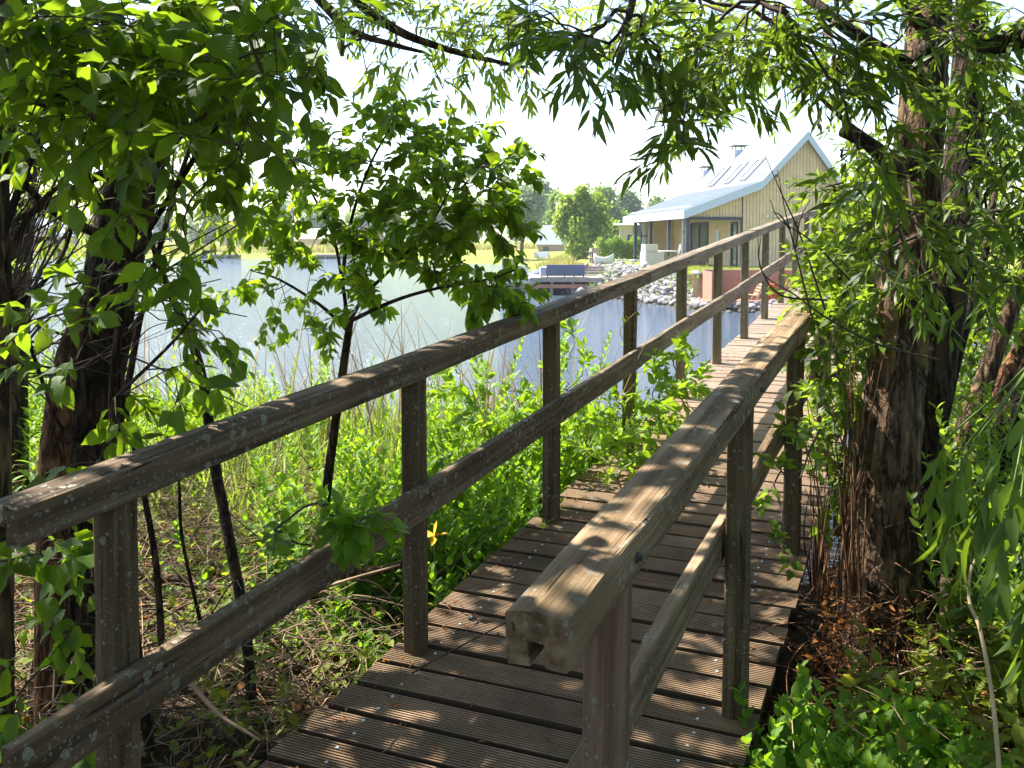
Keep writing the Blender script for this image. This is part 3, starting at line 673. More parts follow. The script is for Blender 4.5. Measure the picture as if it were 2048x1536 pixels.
mb = hb()                                   # boards in the porch gable above the beam, set back
x = -2.42
while x < -0.03:
    wd = 0.15; mb.prism([(x + 0.009, 2.20), (x + wd - 0.009, 2.20), (x + wd - 0.009, max(2.22, roofz(x + wd) - 0.36)), (x + 0.009, max(2.21, roofz(x) - 0.36))], 0.05, 0.08, 0); x += wd
mb.prism([(-2.42, 2.2), (-0.004, 2.2), (-0.004, roofz(0) - 0.3), (-2.42, roofz(-2.42) - 0.34)], 0.085, 0.12, 1)
mb.build('porch_gable', [M['siding'], M['siding_gap']], house)
# roof: one folded sheet with thickness
def slab(name, pts, th, y0, y1, mat):
    up = list(pts); dn = [(a, b - th) for a, b in pts[::-1]]; m = hb(); 
    for (a, b) in zip(pts[:-1], pts[1:]):
        m.prism([(a[0], a[1] - th), (b[0], b[1] - th), b, a][::-1], y0, y1, 0)
    return m.build(name, mat, house)
roof = slab('roof', [ev, kl, rid, kr, er], 0.16, -0.28, LEN, M['zinc'])
mb = hb()                                   # standing seams
def seam_line(a, b, n0=0.15):
    d = np.array([b[0] - a[0], b[1] - a[1]]); L_ = np.linalg.norm(d); nn = np.array([-d[1], d[0]]) / L_
    y = n0
    while y < LEN:
        p = (a[0] + nn[0] * 0.012 + d[0] * 0.02, y, a[1] + nn[1] * 0.012 + d[1] * 0.02); q = (b[0] + nn[0] * 0.012 - d[0] * 0.02, y, b[1] + nn[1] * 0.012 - d[1] * 0.02)
        mb.bar(p, q, 0.035, 0.07, 0); y += 0.48
seam_line(ev, kl); seam_line(kl, rid); mb.build('roof_seams', M['zinc'], roof)
mb = hb()                                   # snow guard near the eave
yy = 0.3
while yy < LEN - 0.3: mb.box((ev[0] + 0.42, yy, roofz(ev[0] + 0.42) + 0.01), (ev[0] + 0.46, yy + 0.34, roofz(ev[0] + 0.44) + 0.10)); yy += 0.48
mb.build('snow_guard', M['fascia'], roof)
mb = hb(); th = 0.36                        # barge boards of the gable + eave fascia
for a, b in ((ev, kl), (kl, rid), (rid, kr), (kr, er)):
    mb.prism([(a[0], a[1] - th), (b[0], b[1] - th), (b[0], b[1] + 0.03), (a[0], a[1] + 0.03)][::-1], -0.36, -0.285)
mb.prism([(ev[0] - 0.07, ev[1] - th), (ev[0] - 0.004, ev[1] - th), (ev[0] - 0.004, ev[1] + 0.02), (ev[0] - 0.07, ev[1] + 0.02)][::-1], -0.36, LEN + 0.02)
mb.prism([(ev[0] + 0.05, ev[1] - th), (0.0, roofz(0.0) - th - 0.02), (0.0, roofz(0.0) - th + 0.02), (ev[0] + 0.05, ev[1] - th + 0.04)][::-1], -0.28, LEN - 0.1)
mb.build('fascia', M['fascia'], house)
# skylights
M['skyframe'] = simple('skylight_frame', (0.30, 0.31, 0.34), 0.5, 0.2, 0.05, 3, 0)
sd = np.array([rid[0] - kl[0], rid[1] - kl[1]]); sn = np.linalg.norm(sd); sn_ = sd / sn; nr_ = np.array([-sn_[1], sn_[0]])
def onroof(f, y, h): return np.array([kl[0] + sd[0] * f + nr_[0] * h, y, kl[1] + sd[1] * f + nr_[1] * h])
for y0 in (2.25, 4.55, 7.3):
    m2 = hb(); fr = [(0.10, y0), (0.53, y0), (0.53, y0 + 0.95), (0.10, y0 + 0.95)]
    for (f0, ya), (f1, yb) in zip(fr, fr[1:] + fr[:1]): m2.bar(onroof(f0, ya, 0.05), onroof(f1, yb, 0.05), 0.09, 0.12, 0, up=(nr_[0], 0, nr_[1]))
    sk = m2.build('skylight', M['skyframe'], roof)
    m3 = hb(); vs = [onroof(f, y, 0.045) for f, y in fr]; m3.add(vs, [(0, 1, 2, 3)]); sk2 = m3.build('pane', M['glass_sky'] if 'glass_sky' in M else M['fascia'], roof)
# chimneys on the ridge
for (cx, cy, h) in ((rid[0] - 0.15, 8.6, 0.45), (rid[0] - 0.9, 11.8, 0.35)):
    m2 = hb(); z0 = roofz(cx) - 0.3; m2.box((cx - 0.34, cy - 0.34, z0), (cx + 0.34, cy + 0.34, z0 + h), 0)
    for a, b in ((-.25, -.25), (.25, -.25), (.25, .25), (-.25, .25)): m2.box((cx + a - .02, cy + b - .02, z0 + h), (cx + a + .02, cy + b + .02, z0 + h + 0.2), 1)
    m2.box((cx - 0.42, cy - 0.42, z0 + h + 0.2), (cx + 0.42, cy + 0.42, z0 + h + 0.25), 1); m2.build('chimney', [M['fascia'], M['darkmetal']], roof)
# porch frame
mb = hb(); mb.box((-2.5, -0.06, 2.16), (-0.02, 0.05, 2.30)); mb.box((-0.10, -0.05, 0.0), (-0.022, 0.05, 2.16)); mb.build('porch_beam', M['darkmetal'], house)
for y in (0.05, 3.25, 6.9, 10.4):
    mb = hb(); mb.box((-2.62, y - 0.08, 0.0), (-2.46, y + 0.08, 2.42)); mb.build('porch_post', M['darkmetal'], house)
mb = hb(); mb.box((-2.62, -0.05, 2.42), (-2.48, LEN - 0.1, 2.52)); mb.build('porch_beam', M['darkmetal'], house)
mb = hb(); mb.box((-2.9, -0.35, -0.6), (8.0, LEN, 0.0)); mb.build('foundation', M['stone'], house)
# long wall behind the porch with its openings
WX = 0.0
def lw(name, mat, y0, y1, z0, z1, dx=0.0, parent=house, th=0.06):
    m = hb(); m.box((WX - dx - th, y0, z0), (WX - dx, y1, z1)); return m.build(name, mat, parent)
mb = hb(); y = 0.15
openings = [(0.55, 1.35, 2.05), (5.0, 8.0, 2.12)]
while y < LEN - 0.1:
    top = 2.75; z0 = 0.0
    for (a, b, zt) in openings:
        if a - 0.05 < y < b: z0 = zt
    mb.box((WX - 0.03, y + 0.008, z0), (WX, y + 0.142, top), 0); y += 0.15
mb.box((WX + 0.001, 0.15, 0.0), (WX + 0.12, LEN, 2.78), 1); mb.build('porch_wall', [M['siding'], M['siding_gap']], house)
for (a, b, zt) in openings:
    f = hb()
    for p, q in (((WX - .05, a, 0.03), (WX - .05, a, zt)), ((WX - .05, b, 0.03), (WX - .05, b, zt)), ((WX - .05, a, zt), (WX - .05, b, zt)), ((WX - .05, a, 0.06), (WX - .05, b, 0.06))) + ((((WX - .05, (a + b) / 2, 0.03), (WX - .05, (a + b) / 2, zt)),) if b - a > 2 else ()): f.bar(p, q, 0.09, 0.09, 0, up=(1, 0.01, 0))
    fo = f.build('glass_door', M['darkmetal'], house); lw('pane', M['glass'], a, b, 0.04, zt, 0.02, fo, 0.01)
mb = hb()                                   # end wall of the porch, beside the hedge
x = -1.9
while x < -0.02: mb.box((x + 0.008, LEN - 0.9, 0.0), (x + 0.142, LEN - 0.87, 2.5), 0); x += 0.15
mb.box((-1.9, LEN - 0.869, 0), (-0.01, LEN - 0.8, 2.5), 1); mb.box((-1.98, LEN - 0.95, 0), (-1.9, LEN - 0.8, 2.5), 2); mb.build('end_wall', [M['siding'], M['siding_gap'], M['darkmetal']], house)
for lx in (1.05, 1.48):
    mb = hb(); mb.tube([(lx - 0.05, -0.10, 2.33), (lx + 0.11, -0.10, 2.33)], 0.055, 12); mb.box((lx, -0.06, 2.30), (lx + 0.05, -0.03, 2.36)); mb.build('wall_lamp', M['whitepaint'], house)
mb = hb(); mb.tube([(1.48, -0.09, 4.19), (1.48, -0.16, 4.16)], 0.07, 12); mb.box((1.44, -0.09, 4.16), (1.52, -0.03, 4.24)); mb.build('camera_dome', M['darkmetal'], house)
mb = hb(); mb.box((-0.06, 3.2, 0.8), (-0.035, 3.7, 1.75)); mb.build('wall_panel', M['fascia'], house)
def curtain(name, lx, ly, z0, z1, tie, wd, label):
    base = cf(HX0, HD, 0); c5, s5 = math.cos(HROT), math.sin(HROT); wpos = hl + np.array([lx * c5 - ly * s5, lx * s5 + ly * c5, 0])
    e = empty(name, wpos, HROT, label, 'curtain', 'tied curtains on the porch posts')
    n = 26; V = []; zs = np.linspace(z0, z1, 16)
    for z in zs:
        f = (z - z0) / (z1 - z0); wv = wd * (0.42 + 0.58 * abs((f - tie) / max(tie, 1 - tie)) ** 1.2)
        for k in range(n): a = 2 * PI * k / n; rr = wv / 2 * (1 + 0.16 * math.sin(a * 7)); V.append((rr * math.cos(a), rr * 0.6 * math.sin(a), z))
    m = MB(); m.add(V, [(i * n + k, i * n + (k + 1) % n, (i + 1) * n + (k + 1) % n, (i + 1) * n + k) for i in range(15) for k in range(n)]); m.build('cloth', M['greycloth'], e, True)
    m = MB(); m.tube([(0, 0, z0 + (z1 - z0) * tie - 0.03), (0, 0, z0 + (z1 - z0) * tie + 0.03)], wd * 0.25, 14); m.build('tie_band', M['darkmetal'], e)
curtain('porch_curtain', -2.05, 10.2, 0.05, 2.35, 0.62, 0.62, 'wide grey curtain tied at the waist beside the farthest porch post')
curtain('porch_curtain', -2.66, 0.3, 0.05, 2.3, 0.7, 0.20, 'narrow grey curtain gathered against the corner post of the porch')

# things by the house -------------------------------------------------
def thing(name, X, Y, z, rz, label, cat, group=None): return empty(name, cf(X, Y, z), YAW + rz, label, cat, group)
def bx(px, d): return (px - 1024) / FPX * d
f1 = thing('outdoor_fireplace', bx(1303, 41.6), 41.6, 0.44, 0.25, 'tall pale stone garden fireplace standing at the edge of the terrace', 'fireplace')
mb = MB(); mb.box((-0.42, -0.3, -0.25), (0.48, 0.3, 0.72)); mb.build('hearth_block', M['stone'], f1, bevel=0.01)
mb = MB(); mb.box((-0.40, -0.24, 0.725), (0.20, 0.24, 1.06)); mb.build('chimney_block', M['stone'], f1, bevel=0.01)
f2 = thing('brick_pillar', bx(1188, 50), 50, 0.44, 0.2, 'brick column with open log niches beside the clipped hedge', 'pillar')
mb = MB(); mb.box((-0.2, -0.2, 0), (0.2, 0.2, 0.62)); mb.box((-0.2, -0.2, 0.64), (0.2, 0.2, 0.82)); mb.build('brick_stack', M['brick'], f2)
mb = MB(); mb.box((-0.25, -0.22, 0.62), (-0.2, 0.1, 0.64)); mb.box((-0.27, -0.25, 0.62), (0.23, 0.23, 0.64)); mb.box((-0.26, -0.18, 0.30), (-0.2, 0.18, 0.33)); mb.build('shelf', M['stone'], f2)
mb = MB(); mb.box((-0.206, -0.14, 0.36), (-0.202, 0.14, 0.58)); mb.box((-0.206, -0.14, 0.04), (-0.202, 0.14, 0.26)); mb.box((-0.16, -0.206, 0.36), (-0.06, -0.202, 0.58)); mb.build('niche_shade', M['darkmetal'], f2)  # dark plates standing in for the shade inside the open niches
bt = thing('rowing_boat', bx(1208, 49), 49, 0.44, -0.35, 'small white rowing boat with a brown inside drawn up on the grass', 'boat')
def hullmesh(L_, W_, H_, n=14):
    V = []; ks = 9
    for i in range(n):
        t = i / (n - 1); wq = W_ / 2 * (math.sin(PI * min(1, (0.16 + 0.84 * t)) ** 0.8)) ** 0.6 * (1 if t < 1 else 0.03); sh = H_ * (1 + 0.55 * (2 * t - 1) ** 2)
        for k in range(ks):
            a = PI * k / (ks - 1); V.append(((t - 0.5) * L_, -wq * math.cos(a) * (1 - 0.15 * math.sin(a)), sh * (1 - math.sin(a) ** 0.7)))
    F_ = [(i * ks + k, (i + 1) * ks + k, (i + 1) * ks + k + 1, i * ks + k + 1) for i in range(n - 1) for k in range(ks - 1)]
    F_ += [tuple(range(ks)), tuple((n - 1) * ks + k for k in range(ks))[::-1]]
    return V, F_
V, F_ = hullmesh(1.0, 0.42, 0.36); mb = MB(); mb.add(V, F_); o = mb.build('hull', M['whitepaint'], bt, True); sm = o.modifiers.new('t', 'SOLIDIFY'); sm.thickness = 0.02
mb = MB(); mb.add([(a, b * 0.93, c * 0.9 + 0.05) for a, b, c in V], F_[:-2]); mb.build('inner_lining', M['tan'], bt, True)
for dx in (-0.18, 0.2):
    mb = MB(); mb.box((dx - 0.06, -0.18, 0.25), (dx + 0.06, 0.18, 0.275)); mb.build('thwart', M['tan'], bt)
# slat benches
def bench(X, Y, rz, label, L_=0.95):
    e = thing('slat_bench', X, Y, 0.44, rz, label, 'bench', 'low white slat benches on the terrace')
    mb = MB(); [mb.box((-L_ / 2, -0.22 + k * 0.09, 0.24), (L_ / 2, -0.15 + k * 0.09, 0.275)) for k in range(5)]; mb.build('seat', M['whitepaint'], e)
    for sx in (-1, 1):
        for sy in (-1, 1): mb = MB(); mb.box((sx * (L_ / 2 - 0.07) - 0.035, sy * 0.17 - 0.03, 0), (sx * (L_ / 2 - 0.07) + 0.035, sy * 0.17 + 0.03, 0.24)); mb.build('leg', M['whitepaint'], e)
bench(bx(1250, 47.5), 47.5, 0.05, 'low white slat bench standing between the hedge and the farthest porch post')
bench(bx(1276, 46.5), 46.5, 0.1, 'low white slat bench half hidden behind the stone fireplace', 0.8)
# garden table and chairs
def chair(X, Y, rz, label):
    e = thing('garden_chair', X, Y, 0.44, rz, label, 'chair', 'grey garden chairs under the porch')
    mb = MB(); mb.box((-0.24, -0.24, 0.40), (0.24, 0.24, 0.46)); mb.build('seat', M['rattan'], e, bevel=0.01)
    mb = MB(); mb.prism([(0.20, 0.46), (0.26, 0.46), (0.34, 1.02), (0.28, 1.04)], -0.24, 0.24, 0, 'y'); mb.build('backrest', M['rattan'], e, bevel=0.01)
    for sx in (-1, 1):
        for sy in (-1, 1): mb = MB(); mb.box((sx * 0.2 - 0.02, sy * 0.2 - 0.02, 0), (sx * 0.2 + 0.02, sy * 0.2 + 0.02, 0.40)); mb.build('leg', M['rattan'], e)
        mb = MB(); mb.box((-0.2, sx * 0.25 - 0.02, 0.62), (0.24, sx * 0.25 + 0.02, 0.65)); mb.build('arm', M['rattan'], e)
tb = thing('garden_table', bx(1330, 45.2), 45.2, 0.44, 0.1, 'pale garden table under the porch behind the stone fireplace', 'table')
mb = MB(); mb.box((-0.5, -0.8, 0.70), (0.5, 0.8, 0.74)); mb.build('tabletop', M['whitepaint'], tb)
for sx in (-1, 1):
    for sy in (-1, 1): mb = MB(); mb.box((sx * 0.42 - 0.03, sy * 0.7 - 0.03, 0), (sx * 0.42 + 0.03, sy * 0.7 + 0.03, 0.70)); mb.build('leg', M['whitepaint'], tb)
chair(bx(1348, 45.0), 45.0, 0.0, 'grey high-backed garden chair at the near side of the garden table')
chair(bx(1358, 45.8), 45.8, 0.0, 'grey high-backed garden chair nearest the corner post of the porch')
chair(bx(1316, 44.6), 44.6, PI, 'grey garden chair with its back to the stone fireplace')

# steps down to the dock
st = thing('timber_steps', bx(1200, 43.4), 43.4, -0.02, 0.12, 'wide timber garden steps climbing between two rock slopes', 'steps')
for k in range(4):
    mb = MB(); x0 = 0.22 * k; mb.box((-1.0 + x0 * 0.9, 0.42 * k, 0.115 * k), (0.62 + x0 * 0.9, 0.42 * k + 0.42, 0.115 * k + 0.115)); mb.build('tread', M['greywood'], st)
for sx in (-1.03, 0.62):
    mb = MB(); mb.bar((sx, 0, 0.1), (sx + 0.8, 1.75, 0.58), 0.06, 0.16); mb.build('stringer', M['greywood'], st)
# dock
dk = thing('boat_dock', bx(1128, 42.5), 40.8, 0.0, 0.0, 'grey timber dock on piles with a sofa standing on it', 'dock')
mb = MB(); 
for k in range(26): mb.box((-1.55, 0.0 + k * 0.15, 0.0), (1.55 + 0.02 * k, 0.14 + k * 0.15, 0.045))
mb.build('deck_boards', M['greywood'], dk)
mb = MB(); mb.box((-1.56, -0.07, -0.13), (1.56, -0.004, 0.05)); mb.build('edge_beam', M['greywood'], dk)
mb = MB(); mb.box((-1.56, -0.05, -0.40), (1.2, 0.02, -0.24)); mb.build('lower_beam', M['redwood'], dk)
for px_ in (-1.25, -0.62, 0.3, 1.1):
    mb = MB(); mb.tube([(px_, 0.08, -1.6), (px_, 0.08, -0.01)], 0.07, 10); mb.build('pile', M['greywood'], dk)
mb = MB(); mb.box((-1.5, 3.2, -1.2), (1.6, 3.4, -0.02)); mb.build('retaining_board', M['darkmetal'], dk)
sf = thing('outdoor_sofa', bx(1128, 41.6), 41.5, 0.045, 0.03, 'blue-grey two-seat outdoor sofa seen from behind on the dock', 'sofa')
mb = MB(); mb.box((-0.80, -0.35, 0.07), (0.05, -0.20, 0.56)); mb.box((0.06, -0.35, 0.07), (0.87, -0.20, 0.56)); mb.build('backrest', M['sofa'], sf, bevel=0.02)
mb = MB(); mb.box((-0.80, -0.19, 0.12), (0.87, 0.45, 0.34)); mb.build('seat', M['sofa'], sf, bevel=0.03)
mb = MB(); mb.box((-1.06, -0.33, 0.07), (-0.81, 0.42, 0.44)); mb.build('arm', M['greycloth'], sf, bevel=0.02)
for sx in (-1.0, -0.75, 0.0, 0.42, 0.82): mb = MB(); mb.box((sx - 0.02, -0.3, 0), (sx + 0.02, -0.26, 0.07)); mb.build('leg', M['darkmetal'], sf)
# pontoon, motor boat and mooring pole left of the dock
pn = thing('pontoon', bx(1042, 42.5), 42.4, WATER, 0.0, 'white-edged floating pontoon joined to the dock', 'pontoon')
mb = MB(); mb.box((-0.95, 0, 0.42), (0.85, 1.6, 0.66)); mb.build('float', M['whitepaint'], pn)
mb = MB(); mb.box((-0.7, 0.05, 0.05), (0.6, 1.5, 0.42)); mb.build('float_base', M['greywood'], pn)
for a in (-0.3, 0.25): mb = MB(); mb.tube([(a, 0.1, -0.9), (a, 0.1, 0.42)], 0.07, 10); mb.build('pile', M['greywood'], pn)
mbt = thing('motor_boat', bx(1046, 45.5), 45.5, WATER, 0.35, 'grey and white motor boat with a raked windscreen moored beyond the dock', 'boat')
V, F_ = hullmesh(2.3, 1.0, 0.75); mb = MB(); mb.add([(-a, b, c * 0.95) for a, b, c in V], F_); mb.build('hull', M['hull'], mbt, True)
mb = MB(); mb.box((-0.9, -0.42, 0.66), (0.85, 0.42, 0.72)); mb.build('boat_deck', M['whitepaint'], mbt)
mb = MB(); mb.add([(0.1, -0.38, 0.72), (0.1, 0.38, 0.72), (-0.25, 0.34, 1.15), (-0.25, -0.34, 1.15)], [(0, 1, 2, 3)]); o = mb.build('windscreen', M['glass'], mbt); o.modifiers.new('s', 'SOLIDIFY').thickness = 0.02
mb = MB(); mb.tube([(0.1, -0.4, 0.72), (-0.25, -0.36, 1.17), (-0.25, 0.36, 1.17), (0.1, 0.4, 0.72)], 0.02, 6); mb.tube([(-0.9, -0.4, 0.72), (-0.9, -0.4, 0.95), (-0.3, -0.4, 1.0)], 0.015, 6); mb.build('rail', M['whitepaint'], mbt)
mp_ = thing('mooring_pole', bx(1035, 40.3), 40.3, WATER, 0, 'thin white mooring pole standing in the water by the pontoon', 'pole')
mb = MB(); mb.tube([(0, 0, -1.0), (0.01, 0, 1.15)], 0.022, 8); mb.build('shaft', M['whitepaint'], mp_); mb = MB(); mb.tube([(0.01, 0, 1.15), (0.01, 0, 1.2)], 0.035, 8); mb.build('cap', M['greycloth'], mp_)

# sunken terrace with its red fence
ter = thing('terrace_deck', 9.5, 31.7, -0.36, 0, 'low timber terrace deck above the rocks in front of the red fence', 'deck')
mb = MB(); [mb.box((-2.9, 0.05 + k * 0.14, -0.05), (6.0, 0.18 + k * 0.14, 0.0)) for k in range(11)]; mb.build('deck_boards', M['redwood'], ter)
mb = MB(); mb.box((-2.92, 0.0, -0.20), (6.0, 0.045, 0.004)); mb.build('edge_board', M['greywood'], ter)
fe = thing('red_board_fence', 9.5, 33.3, -0.36, 0, 'reddish vertical board fence holding back the lawn below the house', 'fence')
mb = MB(); xx = -2.75
while xx < 6.0: mb.box((xx, -0.03, 0.0), (xx + 0.118, 0.0, 0.985)); xx += 0.124
mb.box((-2.75, 0.001, 0.0), (6, 0.04, 0.97)); mb.build('board_panel', M['redwood'], fe)
mb = MB(); mb.box((-2.78, -0.06, 0.99), (6, 0.06, 1.02)); mb.build('cap_rail', M['tan'], fe)
mb = MB(); yy = 0.0
while yy < 1.5: mb.box((-2.79, -1.6 + yy, 0), (-2.76, -1.49 + yy, 0.985)); yy += 0.118
mb.build('side_panel', M['redwood'], fe)
mb = MB(); mb.box((-2.62, -0.15, 0.78), (-2.46, -0.034, 0.98)); mb.build('wall_box', M['darkmetal'], fe)
ch = thing('rusty_chest', bx(1547, 32.6), 32.6, -0.36, 0, 'rusty orange storage chest on the terrace deck', 'chest')
mb = MB(); mb.box((-0.17, -0.2, 0), (0.17, 0.2, 0.50)); mb.build('body', M['orange'], ch, bevel=0.01); mb = MB(); mb.box((-0.18, -0.21, 0.503), (0.18, 0.21, 0.54)); mb.build('lid', M['orange'], ch, bevel=0.01)
mb = MB(); mb.box((-0.08, -0.215, 0.14), (0.08, -0.203, 0.16)); mb.build('handle', M['darkmetal'], ch)
lc = thing('lounge_chair', bx(1508, 32.5), 32.5, -0.36, 0, 'low wooden lounge chair with a sloping back on the terrace deck', 'chair')
mb = MB(); mb.bar((0.02, -0.25, 0.0), (0.26, -0.25, 0.52), 0.03, 0.09); mb.bar((0.02, 0.25, 0.0), (0.26, 0.25, 0.52), 0.03, 0.09); [mb.bar((0.05 + 0.05 * k, -0.25, 0.10 + 0.105 * k), (0.05 + 0.05 * k, 0.25, 0.10 + 0.105 * k), 0.02, 0.08, 0, up=(0.9, 0, 0.4)) for k in range(5)]; mb.build('backrest', M['tan'], lc)
mb = MB(); [mb.box((-0.42 + 0.1 * k, -0.25, 0.19 - 0.01 * k), (-0.34 + 0.1 * k, 0.25, 0.21 - 0.01 * k)) for k in range(5)]; mb.build('seat', M['tan'], lc)
for sy in (-0.25, 0.25): mb = MB(); mb.box((-0.40, sy - 0.02, 0), (-0.34, sy + 0.02, 0.19)); mb.build('leg', M['tan'], lc)

# ------------------------------------------------------------------ rocks of the bank
def rockmesh(seed):
    r = rs(seed); bm_v = []; import bmesh
    bm = bmesh.new(); bmesh.ops.create_icosphere(bm, subdivisions=2, radius=1.0); k = r.normal(0, 1, (9, 3)); k /= np.linalg.norm(k, axis=1, keepdims=True); dd = r.uniform(0.62, 0.95, 9)
    for v in bm.verts:
        p = np.array(v.co)
        for a, b in zip(k, dd):
            q = p @ a
            if q > b: p = p - a * (q - b) * 0.92
        p = p * (1 + r.normal(0, 0.018)); v.co = p * np.array([1.0, 0.82, 0.66])
    me = bpy.data.meshes.new('boulder'); bm.to_mesh(me); bm.free(); me.materials.append(M['rock']); return me
RM = [rockmesh(40 + i) for i in range(12)]
def rock_spots():
    r = rs(9); out = []
    def ok(X, Y, rad, lst): return all((X - a) ** 2 + (Y - b) ** 2 > (0.70 * (rad + c)) ** 2 for a, b, c, *_ in lst)
    def fill(n, rad0, rad1, fn, tries=60):
        for _ in range(n):
            for _t in range(tries):
                X, Y = fn(); rad = r.uniform(rad0, rad1)
                if ok(X, Y, rad, out): out.append((X, Y, rad)); break
    def band():
        while True:
            X = r.uniform(2.2, 7.2); Y = r.uniform(31.0, 45.5); d = float(signed(np.array([X]), np.array([Y]))[0])
            if -0.3 < d < 3.0 and not (1.9 < X < 4.4 and Y > 42.6) and not (X > 6.7 and Y > 31.6): return X, Y
    def front(): return r.uniform(6.5, 11.5), r.uniform(30.5, 31.62)
    def leftb(): return r.uniform(2.2, 4.6), r.uniform(45.2, 49.5)
    fill(40, 0.17, 0.25, band); fill(16, 0.13, 0.2, front); fill(330, 0.10, 0.17, band); fill(50, 0.09, 0.15, front); fill(60, 0.10, 0.17, leftb); fill(260, 0.06, 0.10, band); fill(40, 0.06, 0.1, front)
    return out
spots = rock_spots()
spots.sort(key=lambda q: -q[2] / q[1]); r = rs(17)
rest = MB()
for i, (X, Y, rad) in enumerate(spots):
    p = cf(X, Y); z = float(terrain(np.array([X]), np.array([Y]))[0]) + rad * 0.30
    rot = (r.uniform(-0.5, 0.5), r.uniform(-0.5, 0.5), r.uniform(0, 6.28)); me = RM[i % 12]
    if i < 290:
        o = bpy.data.objects.new('boulder', me); link(o); o.location = (p[0], p[1], z); o.rotation_euler = rot; o.scale = (rad * 1.15, rad * 1.15, rad * r.uniform(0.9, 1.25))
        tag(o, 'angular pale grey boulder in the rock bank below the house', 'boulder', 'boulders of the rock bank below the house')
    else:
        from mathutils import Euler
        R3 = Euler(rot).to_matrix(); vs = [tuple(R3 @ (Vector(v.co) * rad * 1.1) + Vector((p[0], p[1], z))) for v in me.vertices]; rest.add(vs, [tuple(q.vertices) for q in me.polygons])
o = rest.build('small_stones', M['rock']); tag(o, 'small grey stones filling the gaps of the rock bank', 'stones', None, 'stuff')

# ------------------------------------------------------------------ hedge, lawn growth and far trees
def crown_leaves(name, mat, c, R3, n, size, parent, seed, kind='quad', lobes=9, hollow=0.35):
    r = rs(seed); c = np.array(c, float); R3 = np.array(R3, float)
    lc_ = r.normal(0, 1, (lobes, 3)); lc_ /= np.linalg.norm(lc_, axis=1, keepdims=True); lc_ *= r.uniform(0.35, 0.80, (lobes, 1)); lr = r.uniform(0.28, 0.50, lobes)
    k = r.randint(0, lobes, n); v = r.normal(0, 1, (n, 3)); v /= np.linalg.norm(v, axis=1, keepdims=True); rad = r.uniform(hollow, 1, (n, 1)) ** 0.6 * (1 + 0.22 * r.normal(0, 1, (n, 1)))
    P = lc_[k] + v * rad * lr[k][:, None]; P = c + P * R3
    Dv = v + r.normal(0, 0.6, (n, 3)) + np.array([0, 0, -0.3]); Nv = r.normal(0, 0.7, (n, 3)) + v * 0.6 + np.array([0, 0, 0.5])
    cr = np.clip(0.5 + 0.22 * r.normal(0, 1, lobes)[k] + r.normal(0, 0.2, n), 0, 1)
    return leaves(name, mat, P, Dv, Nv, r.uniform(0.6, 1.2, n) * size, kind, parent, seed, 0.15, 0.3, cr, 1.3)
def fmat(name, c1, c2, tr, tm=0.35): M[name] = leafmat(name, c1, c2, tr, tm, 0.6, spec=0.25, veins=False)
fmat('far_silver', (0.20, 0.26, 0.14), (0.36, 0.43, 0.26), (0.45, 0.55, 0.22)); fmat('far_green', (0.11, 0.18, 0.035), (0.22, 0.32, 0.06), (0.4, 0.55, 0.08))
fmat('far_bright', (0.17, 0.25, 0.02), (0.34, 0.42, 0.04), (0.55, 0.7, 0.08)); fmat('far_dark', (0.08, 0.14, 0.05), (0.15, 0.23, 0.08), (0.28, 0.4, 0.1))
fmat('hedge_leaf', (0.11, 0.22, 0.02), (0.26, 0.38, 0.04), (0.4, 0.55, 0.05))
def far_tree(px, pytop, pybase, d, wpx, mat, label, seed, n=5000, size=0.34, name='tree', trunk=0.2, slim=1.0, lobes=11, group='trees on the far shore'):
    q = FPX / d; X = (px - 1024) / q; base = cf(X, d); zt = 1.6727 - (pytop - 480) / q; zb = 1.6727 - (pybase - 480) / q; H = zt - zb; W_ = wpx / q
    e = empty(name, (base[0], base[1], zb), YAW, label, 'tree', group); r = rs(seed)
    cb = zb + H * trunk; c = (base[0], base[1], (cb + zt) / 2 - H * 0.02)
    o = crown_leaves('crown', mat, (0, 0, c[2] - zb), (W_ / 2 * 1.02, W_ / 2 * 0.9, (zt - cb) / 2 * 1.04), n, size, e, seed, lobes=lobes)
    tr = 0.022 * H + 0.05
    polys = [(np.array([(0, 0, -0.3), (0.02 * H, 0, H * 0.3), (0, 0.01 * H, H * 0.62), (0.01 * H, 0, H * 0.85)]), [tr, tr * 0.75, tr * 0.45, tr * 0.15])]
    for k in range(9):
        a = r.uniform(0, 6.28); z0 = H * r.uniform(0.22, 0.6); L_ = W_ * r.uniform(0.25, 0.42); polys.append((np.array([(0, 0, z0), (math.cos(a) * L_ * 0.5, math.sin(a) * L_ * 0.5, z0 + L_ * 0.45), (math.cos(a) * L_, math.sin(a) * L_, z0 + L_ * 0.95)]), [tr * 0.4, tr * 0.25, tr * 0.08]))
    tubes_mesh('trunk', M['bark_willow'], polys, e, 7); return e
far_tree(1042, 362, 512, 88, 84, M['far_silver'], 'round silvery willow with a bare trunk on the yellow lawn across the inlet', 201, 9000, 0.34, 'willow_tree', 0.13)
far_tree(1085, 352, 505, 120, 70, M['far_silver'], 'tall silvery tree rising behind the round silvery willow', 202, 6000, 0.45)
far_tree(1112, 392, 500, 112, 46, M['far_green'], 'mid green tree between the silvery trees and the white chimney', 203, 3500, 0.42)
far_tree(1158, 372, 528, 62, 96, M['far_bright'], 'full bright yellow-green tree growing behind the dock sofa', 204, 11000, 0.24, 'tree', 0.02)
far_tree(1218, 366, 500, 118, 92, M['far_green'], 'pale green tree directly behind the yellow-green tree', 205, 6500, 0.45)
far_tree(1262, 376, 505, 125, 72, M['far_dark'], 'dark blue-green tree behind the porch roof', 206, 6500, 0.42, lobes=14)
